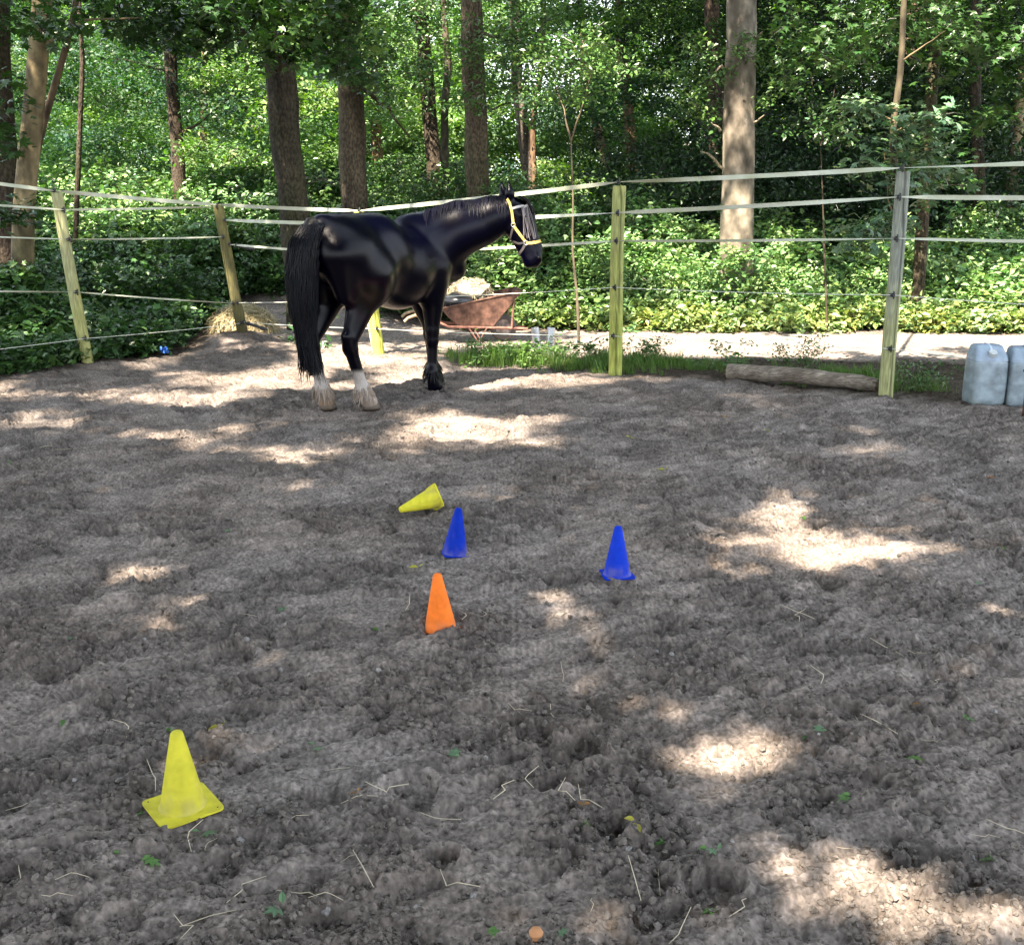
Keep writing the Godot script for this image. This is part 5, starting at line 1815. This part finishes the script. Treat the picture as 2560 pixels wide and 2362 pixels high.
	for q in [[Vector3(3.705, 2.458, -10.4), Vector3(3.359, 2.556, -10.2), Vector3(3.128, 2.637, -10.1)], [Vector3(3.721, 2.388, -10.4), Vector3(3.849, 2.465, -10.2), Vector3(3.985, 2.388, -10.1)], [Vector3(3.748, 1.6, -10.4), Vector3(3.685, 1.746, -10.4), Vector3(3.607, 2.176, -10.4)], [Vector3(3.729, 2.034, -10.4), Vector3(3.876, 2.077, -10.3), Vector3(4.042, 1.979, -10.2)], [Vector3(3.689, 3.011, -10.4), Vector3(3.825, 3.11, -10.3), Vector3(4.009, 3.25, -10.2)]]:
		limb(o, q, 0.011, "smooth_bark", Color(0.36, 0.27, 0.15))
	var cool := Color(0.115, 0.205, 0.10)  # paler green imitates sky reflected off these leaves
	for q in [[Vector3(3.201, 2.614, -10.1), 0.16, 4], [Vector3(3.352, 2.515, -10.1), 0.16, 5], [Vector3(3.911, 2.411, -10.1), 0.2, 7], [Vector3(3.722, 2.388, -10.1), 0.15, 3], [Vector3(3.811, 1.952, -10.1), 0.2, 6], [Vector3(3.585, 1.505, -10.1), 0.22, 8], [Vector3(3.388, 1.412, -10), 0.2, 5], [Vector3(4.075, 1.975, -10.1), 0.2, 4], [Vector3(3.878, 2.165, -10.2), 0.25, 6], [Vector3(3.437, 2.03, -10.3), 0.2, 4], [Vector3(3.365, 1.505, -10.1), 0.2, 5], [Vector3(3.752, 3.31, -12.6), 0.4, 7], [Vector3(4.301, 3.746, -12.6), 0.5, 9], [Vector3(4.941, 3.746, -12.6), 0.5, 9], [Vector3(3.481, 3.8, -12.6), 0.6, 9]]:
		blob(o, "maple", q[0], Vector3(q[1], q[1] * 0.6, q[1]), q[2], 0.75, cool if q[1] < 0.3 else deep)
	o = tree("tree", "dark slim trunk right of the grey post with one sunlit patch", Vector3(5.838, 1.033, -15), Vector3(5.801, 4.411, -15), 0.085, 12.0, "bark", Color(0.075, 0.06, 0.04))
	trees.append([o, o.position.x, o.position.z])
	blob(o, "maple", Vector3(5.562, 2.201, -14.4), Vector3(0.6, 0.5, 0.3), 22, 0.9, deep)
	blob(o, "maple", Vector3(5.632, 3.864, -14), Vector3(1.1, 0.6, 0.7), 36, 1.0, deep)
	o = tree("tree", "black trunk in the dark wood near the right edge, above the jerrycans", Vector3(7.419, 2.309, -17), Vector3(7.115, 4.35, -17), 0.09, 12.0, "bark", Color(0.05, 0.04, 0.03))
	trees.append([o, o.position.x, o.position.z])
	blob(o, "maple", Vector3(6.474, 3.631, -14.5), Vector3(0.9, 0.9, 0.7), 44, 1.0, deep)
	o = tree("tree", "pale sunlit slim trunk at the far right edge of the wood", Vector3(8.927, 2.392, -19), Vector3(8.924, 3.254, -19), 0.11, 12.0, "smooth_bark", pale)
	trees.append([o, o.position.x, o.position.z])
	# the trees outside the picture that shade the yard
	for q in [[-9.0, 3.0], [-3.5, 9.0], [2.5, 10.5], [8.0, 6.0], [11.5, -2.0], [-12.0, -4.0], [-7.0, 11.0], [13.0, 4.5]]:
		var p := Vector3(q[0], -0.02, q[1])
		o = tree("tree", "tall leafy tree beside the paddock outside the photo, casting the dappled shade", p, p + Vector3(0.3, 6, 0.2), 0.28, 17.0, "bark", grey, [], "trees outside the photo that shade the paddock")
		trees.append([o, q[0], q[1]])
	for q in [[-14.0, -16.0], [11.0, -13.0], [15.0, -19.0], [-16.0, -24.0], [9.0, -26.0]]:
		var p := Vector3(q[0], base_h(q[0], q[1]), q[1])
		o = tree("tree", "tall tree of the wood beside the view, part of the roof of leaves", p, p + Vector3(0.3, 6, 0.2), 0.22, 14.0, "bark", brown, [], "trees of the wood beside the view")
		trees.append([o, q[0], q[1]])


func make_undergrowth() -> void:
	var deep := Color(0.016, 0.047, 0.013)  # darker leaf green, the shade of the wood put into the colour
	var mid := Color(0.055, 0.125, 0.030)
	var fresh := Color(0.20, 0.35, 0.13)  # brighter leaf green, sunlight put into the leaf colour
	# ivy and brambles behind the left fence
	var left := stuff_of("undergrowth")
	left.set_meta("leafy", "leaves")
	for k in 17000:
		var z := -10.4 - 18.0 * pow(rng.randf(), 1.1)
		var x := lerpf(-0.56 * -z - 0.8, 0.8 if z < -15.5 else -2.4, rng.randf())
		if fence_side(x, z) > -0.12 or path_near(x, z) < 1.2 or (x > -4.5 and x < -2.7 and z > -15.0 and (z < -13.3 or x > -4.15)):
			continue
		var hump := 0.28 + 0.75 * ss(-0.3, 0.6, n_big.get_noise_2d(x * 1.1, z * 1.1)) * ss(-0.2, -2.2, fence_side(x, z))
		var y := base_h(x, z) + hump * pow(rng.randf(), 0.6) * (0.6 if z > -11.6 else 1.0)
		sprout(left, "ivy" if rng.randf() < 0.4 else "bramble", Vector3(x, y, z), rng.randf_range(0.7, 1.1), Color(0.030, 0.080, 0.022) if rng.randf() < 0.5 else mid)
	# sunlit brambles along the far side of the track
	var right := stuff_of("brambles")
	right.set_meta("leafy", "leaves")
	for k in 7600:
		var x := rng.randf_range(-0.6, 10.5)
		var z0 := -14.55 - 0.12 * n_mid.get_noise_1d(x * 3.0) * 3.0 + 0.02 * x
		var d := pow(rng.randf(), 0.9) * 3.6
		var z := z0 - d
		var top := (0.18 + 1.05 * ss(0.0, 2.0, d)) * (1.0 + 0.85 * n_big.get_noise_2d(x * 1.6, z * 1.6)) * (1.15 if x < 2.6 else 1.0)
		var y := base_h(x, z) + top * pow(rng.randf(), 0.5)
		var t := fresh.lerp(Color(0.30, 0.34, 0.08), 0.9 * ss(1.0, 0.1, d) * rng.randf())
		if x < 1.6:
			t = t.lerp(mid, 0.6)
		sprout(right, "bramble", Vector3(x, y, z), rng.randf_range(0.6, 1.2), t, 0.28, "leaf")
	# bushes: middle ground behind the brambles, leaf colour darkened on the right to stand in for shade
	var back := stuff_of("undergrowth")
	back.set_meta("leafy", "leaves")
	for k in 130:
		var z := rng.randf_range(-24.0, -16.8)
		var x := rng.randf_range(-2.5, 0.56 * -z)
		var size := rng.randf_range(0.6, 1.25)
		var y := base_h(x, z) + size * rng.randf_range(0.5, 1.2) + (rng.randf() * 1.8 if x > 2.0 else 0.0)
		blob(back, "ovate", Vector3(x, y, z), Vector3(size * 1.1, size * 0.8, size), int(46 * size), 1.05, deep if x > 1.0 else mid)
	for k in 110:
		var z := rng.randf_range(-27.0, -16.5)
		var x := rng.randf_range(-0.56 * -z, -1.0)
		if path_near(x, z) < 1.2:
			continue
		var size := rng.randf_range(0.45, 1.05)
		blob(back, "bramble", Vector3(x, base_h(x, z) + size * 0.6, z), Vector3(size * 1.2, size * 0.75, size), int(42 * size), 1.1, mid if rng.randf() < 0.6 else fresh)
	# branches of the wood, from eye height up, getting denser with distance
	var wood := stuff_of("distant_foliage")
	wood.set_meta("leafy", "leaves")
	for k in 620:
		var z := -18.0 - 27.0 * pow(rng.randf(), 0.8)
		var slope := rng.randf_range(-0.58, 0.58)
		var x := slope * -z
		var g := base_h(x, z)
		var top := 1.6 + 0.24 * -z
		var y := rng.randf_range(g + 0.4, maxf(top, g + 2.0))
		if slope > -0.14 and slope < 0.05 and z > -34.0 and y > 2.2 and rng.randf() < 0.72:
			continue
		if slope < -0.14 and z > -24.0 and rng.randf() < 0.55:
			continue
		var size := rng.randf_range(0.7, 1.5)
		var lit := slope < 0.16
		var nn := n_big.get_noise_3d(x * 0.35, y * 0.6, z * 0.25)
		var tint := Color(0.060, 0.14, 0.085).lerp(Color(0.19, 0.32, 0.11), ss(-0.25, 0.3, nn)) if lit else mid.lerp(deep, rng.randf())  # lit and shaded leaf colours painted in by side of the view
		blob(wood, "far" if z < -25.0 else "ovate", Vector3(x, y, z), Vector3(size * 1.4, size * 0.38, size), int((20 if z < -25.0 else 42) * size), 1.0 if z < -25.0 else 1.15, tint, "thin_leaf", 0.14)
	for k in 420:
		var z := rng.randf_range(-66.0, -44.0)
		var x := rng.randf_range(-0.6, 0.6) * -z
		var g := base_h(x, z)
		var y := g + rng.randf() * 12.0
		if y > 4.5 and x / -z > -0.26 and x / -z < 0.08 and rng.randf() < 0.66:
			continue
		blob(wood, "far", Vector3(x, y, z), Vector3(2.4, 1.4, 1.6), 26, 1.7, Color(0.12, 0.22, 0.08).lerp(Color(0.25, 0.37, 0.16), rng.randf()), "thin_leaf")  # paler tint paints the far leaves as sunlit
	for k in 260:
		var z := rng.randf_range(-52.0, -36.0)
		var x := rng.randf_range(-0.6, 0.6) * -z
		blob(wood, "far", Vector3(x, base_h(x, z) + rng.randf() * 4.0, z), Vector3(2.4, 1.2, 1.4), 22, 1.5, Color(0.08, 0.17, 0.07).lerp(Color(0.2, 0.31, 0.13), rng.randf()), "thin_leaf")
	for q in [[Vector3(5.987, 5.482, -24), 1.6], [Vector3(5.832, 4.664, -25), 1.4], [Vector3(6.289, 5.348, -22), 1.5], [Vector3(3.652, 5.482, -24), 1.4], [Vector3(7.598, 4.724, -21), 1.5], [Vector3(8.39, 4.227, -20), 1.4], [Vector3(6.691, 3.895, -21), 1.4], [Vector3(5.638, 3.428, -21), 1.3], [Vector3(7.703, 3.254, -19), 1.2]]:
		blob(back, "ovate", q[0], Vector3(q[1] * 1.2, q[1] * 0.75, q[1] * 0.8), 95, 1.1, deep)
	# weeds and grass along the foot of the fence
	var weeds := stuff_of("grass")
	weeds.set_meta("leafy", "blades")
	var gcol := Color(0.10, 0.195, 0.035)
	for q in [[Vector3(-0.093, 0, -11.3), 0.22, 150, 0.85], [Vector3(-0.501, 0, -11.587), 0.16, 50, 0.6], [Vector3(0.415, 0, -11.3), 0.25, 90, 0.5], [Vector3(0.811, 0, -10.912), 0.22, 120, 0.6], [Vector3(1.008, 0, -11.3), 0.12, 60, 0.75], [Vector3(1.452, 0, -11.142), 0.2, 110, 0.65], [Vector3(1.861, 0, -10.988), 0.3, 90, 0.4], [Vector3(2.177, 0, -10.912), 0.2, 60, 0.45], [Vector3(1.277, 0, -10.692), 0.15, 50, 0.4], [Vector3(3.42, 0, -10.692), 0.2, 50, 0.4]]:
		for k in q[2]:
			var p: Vector3 = q[0] + Vector3(rng.randfn() * q[1], 0, rng.randfn() * 0.16)
			if k % 5 > 2:
				continue
			sprout(weeds, "grass", Vector3(p.x, ground(p.x, p.z), p.z), q[3] * rng.randf_range(0.6, 1.25), gcol, 0.15, "grass_blade")
	for k in 170:
		var x := rng.randf_range(2.6, 4.1)
		var z := -9.9 - 1.0 * rng.randf() + (x - 2.6) * 0.45
		if n_mid.get_noise_2d(x * 2.5, z * 2.5) < 0.02:
			continue
		sprout(weeds, "grass", Vector3(x, ground(x, z), z), rng.randf_range(0.4, 0.8), gcol, 0.15, "grass_blade")
	for q in [[Vector3(0.772, 0, -11.142), 12], [Vector3(-0.263, 0, -11.3), 26], [Vector3(-0.008, 0, -11.181), 22], [Vector3(0.315, 0, -11.801), 16], [Vector3(1.46, 0, -11.3), 10], [Vector3(2.372, 0, -11.064), 7]]:
		for k in q[1]:
			var p: Vector3 = q[0] + Vector3(rng.randfn() * 0.16, 0, rng.randfn() * 0.12)
			sprout(weeds, "bramble", p + Vector3(0, base_h(p.x, p.z) + rng.randf() * 0.22, 0), rng.randf_range(0.35, 0.6), Color(0.075, 0.16, 0.035))
	# single plants that stand out
	for q in [["nettle_plant", "leafy green plant growing behind the grey log", Vector3(2.897, 0, -10.343), 0.46, 12], ["nettle_plant", "low leafy plant between the grey post and the jerrycans", Vector3(3.818, 0, -9.502), 0.30, 9], ["nettle_plant", "small leafy plant left of the grey log's cut end", Vector3(2.218, 0, -10.445), 0.22, 5], ["nettle_plant", "tall thin weed in the grass right of the greenish middle post", Vector3(1.489, 0, -11.3), 0.32, 4]]:
		var base: Vector3 = q[2]
		base.y = ground(base.x, base.z)
		var o := tag(thing(q[0], "", "plant", base), q[1], "plant")
		o.set_meta("leafy", "foliage")
		for k in q[4]:
			var s := Shape.new()
			s.col = Color(0.12, 0.15, 0.05)
			var d := Vector3(rng.randfn() * 0.12, q[3] * rng.randf_range(0.5, 1.0), rng.randfn() * 0.10)
			s.tube([Vector3.ZERO, d * 0.5 + Vector3(0, 0.03, 0), d], [0.004, 0.003, 0.002], 4)
			if k < 5:
				part(o, "stem", s.mesh(), mats.straw)
			sprout(o, "ovate", base + d, rng.randf_range(0.35, 0.5), Color(0.075, 0.15, 0.04), 0.25)
			sprout(o, "ovate", base + d * 0.6, rng.randf_range(0.3, 0.45), Color(0.075, 0.15, 0.04), 0.25)


# ------------------------------------------------------------------ the scene
func _ready() -> void:
	rng.seed = 20240611
	var cam := Camera3D.new()
	cam.name = "camera"
	cam.position = Vector3(0, 1.6, 0)
	cam.rotation_degrees = Vector3(-14.083, 0, 0)
	cam.fov = 49.398
	cam.near = 0.05
	cam.far = 400.0
	cam.current = true
	add_child(cam)
	var env := Environment.new()
	env.background_mode = Environment.BG_SKY
	var sky := Sky.new()
	var sm := ProceduralSkyMaterial.new()
	sm.sky_top_color = Color(0.60, 0.635, 0.685)
	sm.sky_horizon_color = Color(0.86, 0.875, 0.885)
	sm.sky_curve = 0.12
	sm.ground_bottom_color = Color(0.16, 0.17, 0.10)
	sm.ground_horizon_color = Color(0.35, 0.40, 0.30)
	sm.sky_energy_multiplier = 1.0
	sky.sky_material = sm
	env.sky = sky
	env.tonemap_mode = Environment.TONE_MAPPER_LINEAR
	env.tonemap_exposure = 8.4
	env.sdfgi_enabled = true
	env.ssao_enabled = true
	env.ssil_enabled = true
	var we := WorldEnvironment.new()
	we.name = "world_environment"
	we.environment = env
	add_child(we)
	var sun := DirectionalLight3D.new()
	sun.name = "sun"
	sun.light_energy = 1.25
	sun.light_color = Color(1.0, 0.935, 0.855)
	sun.light_angular_distance = 0.5
	sun.shadow_enabled = true
	add_child(sun)
	sun.look_at_from_position(Vector3.ZERO, sun_to, Vector3.UP)
	n_big = noise(0.5, 3, FastNoiseLite.TYPE_SIMPLEX_SMOOTH, 11)
	n_mid = noise(0.8, 3, FastNoiseLite.TYPE_SIMPLEX_SMOOTH, 12)
	n_clod = noise(1.0, 1, FastNoiseLite.TYPE_CELLULAR, 13)
	n_fine = noise(1.0, 3, FastNoiseLite.TYPE_SIMPLEX, 14)
	n_shade = noise(0.75, 3, FastNoiseLite.TYPE_SIMPLEX_SMOOTH, 15)
	make_materials()
	make_patches()
	make_ground()
	make_leaves()
	make_fence()
	make_trees()
	make_undergrowth()
	make_shade()
	make_near_shade()
	make_wheelbarrow()
	make_horse()
	make_cones()
	make_small_things()
	make_litter()
	flush_leaves()
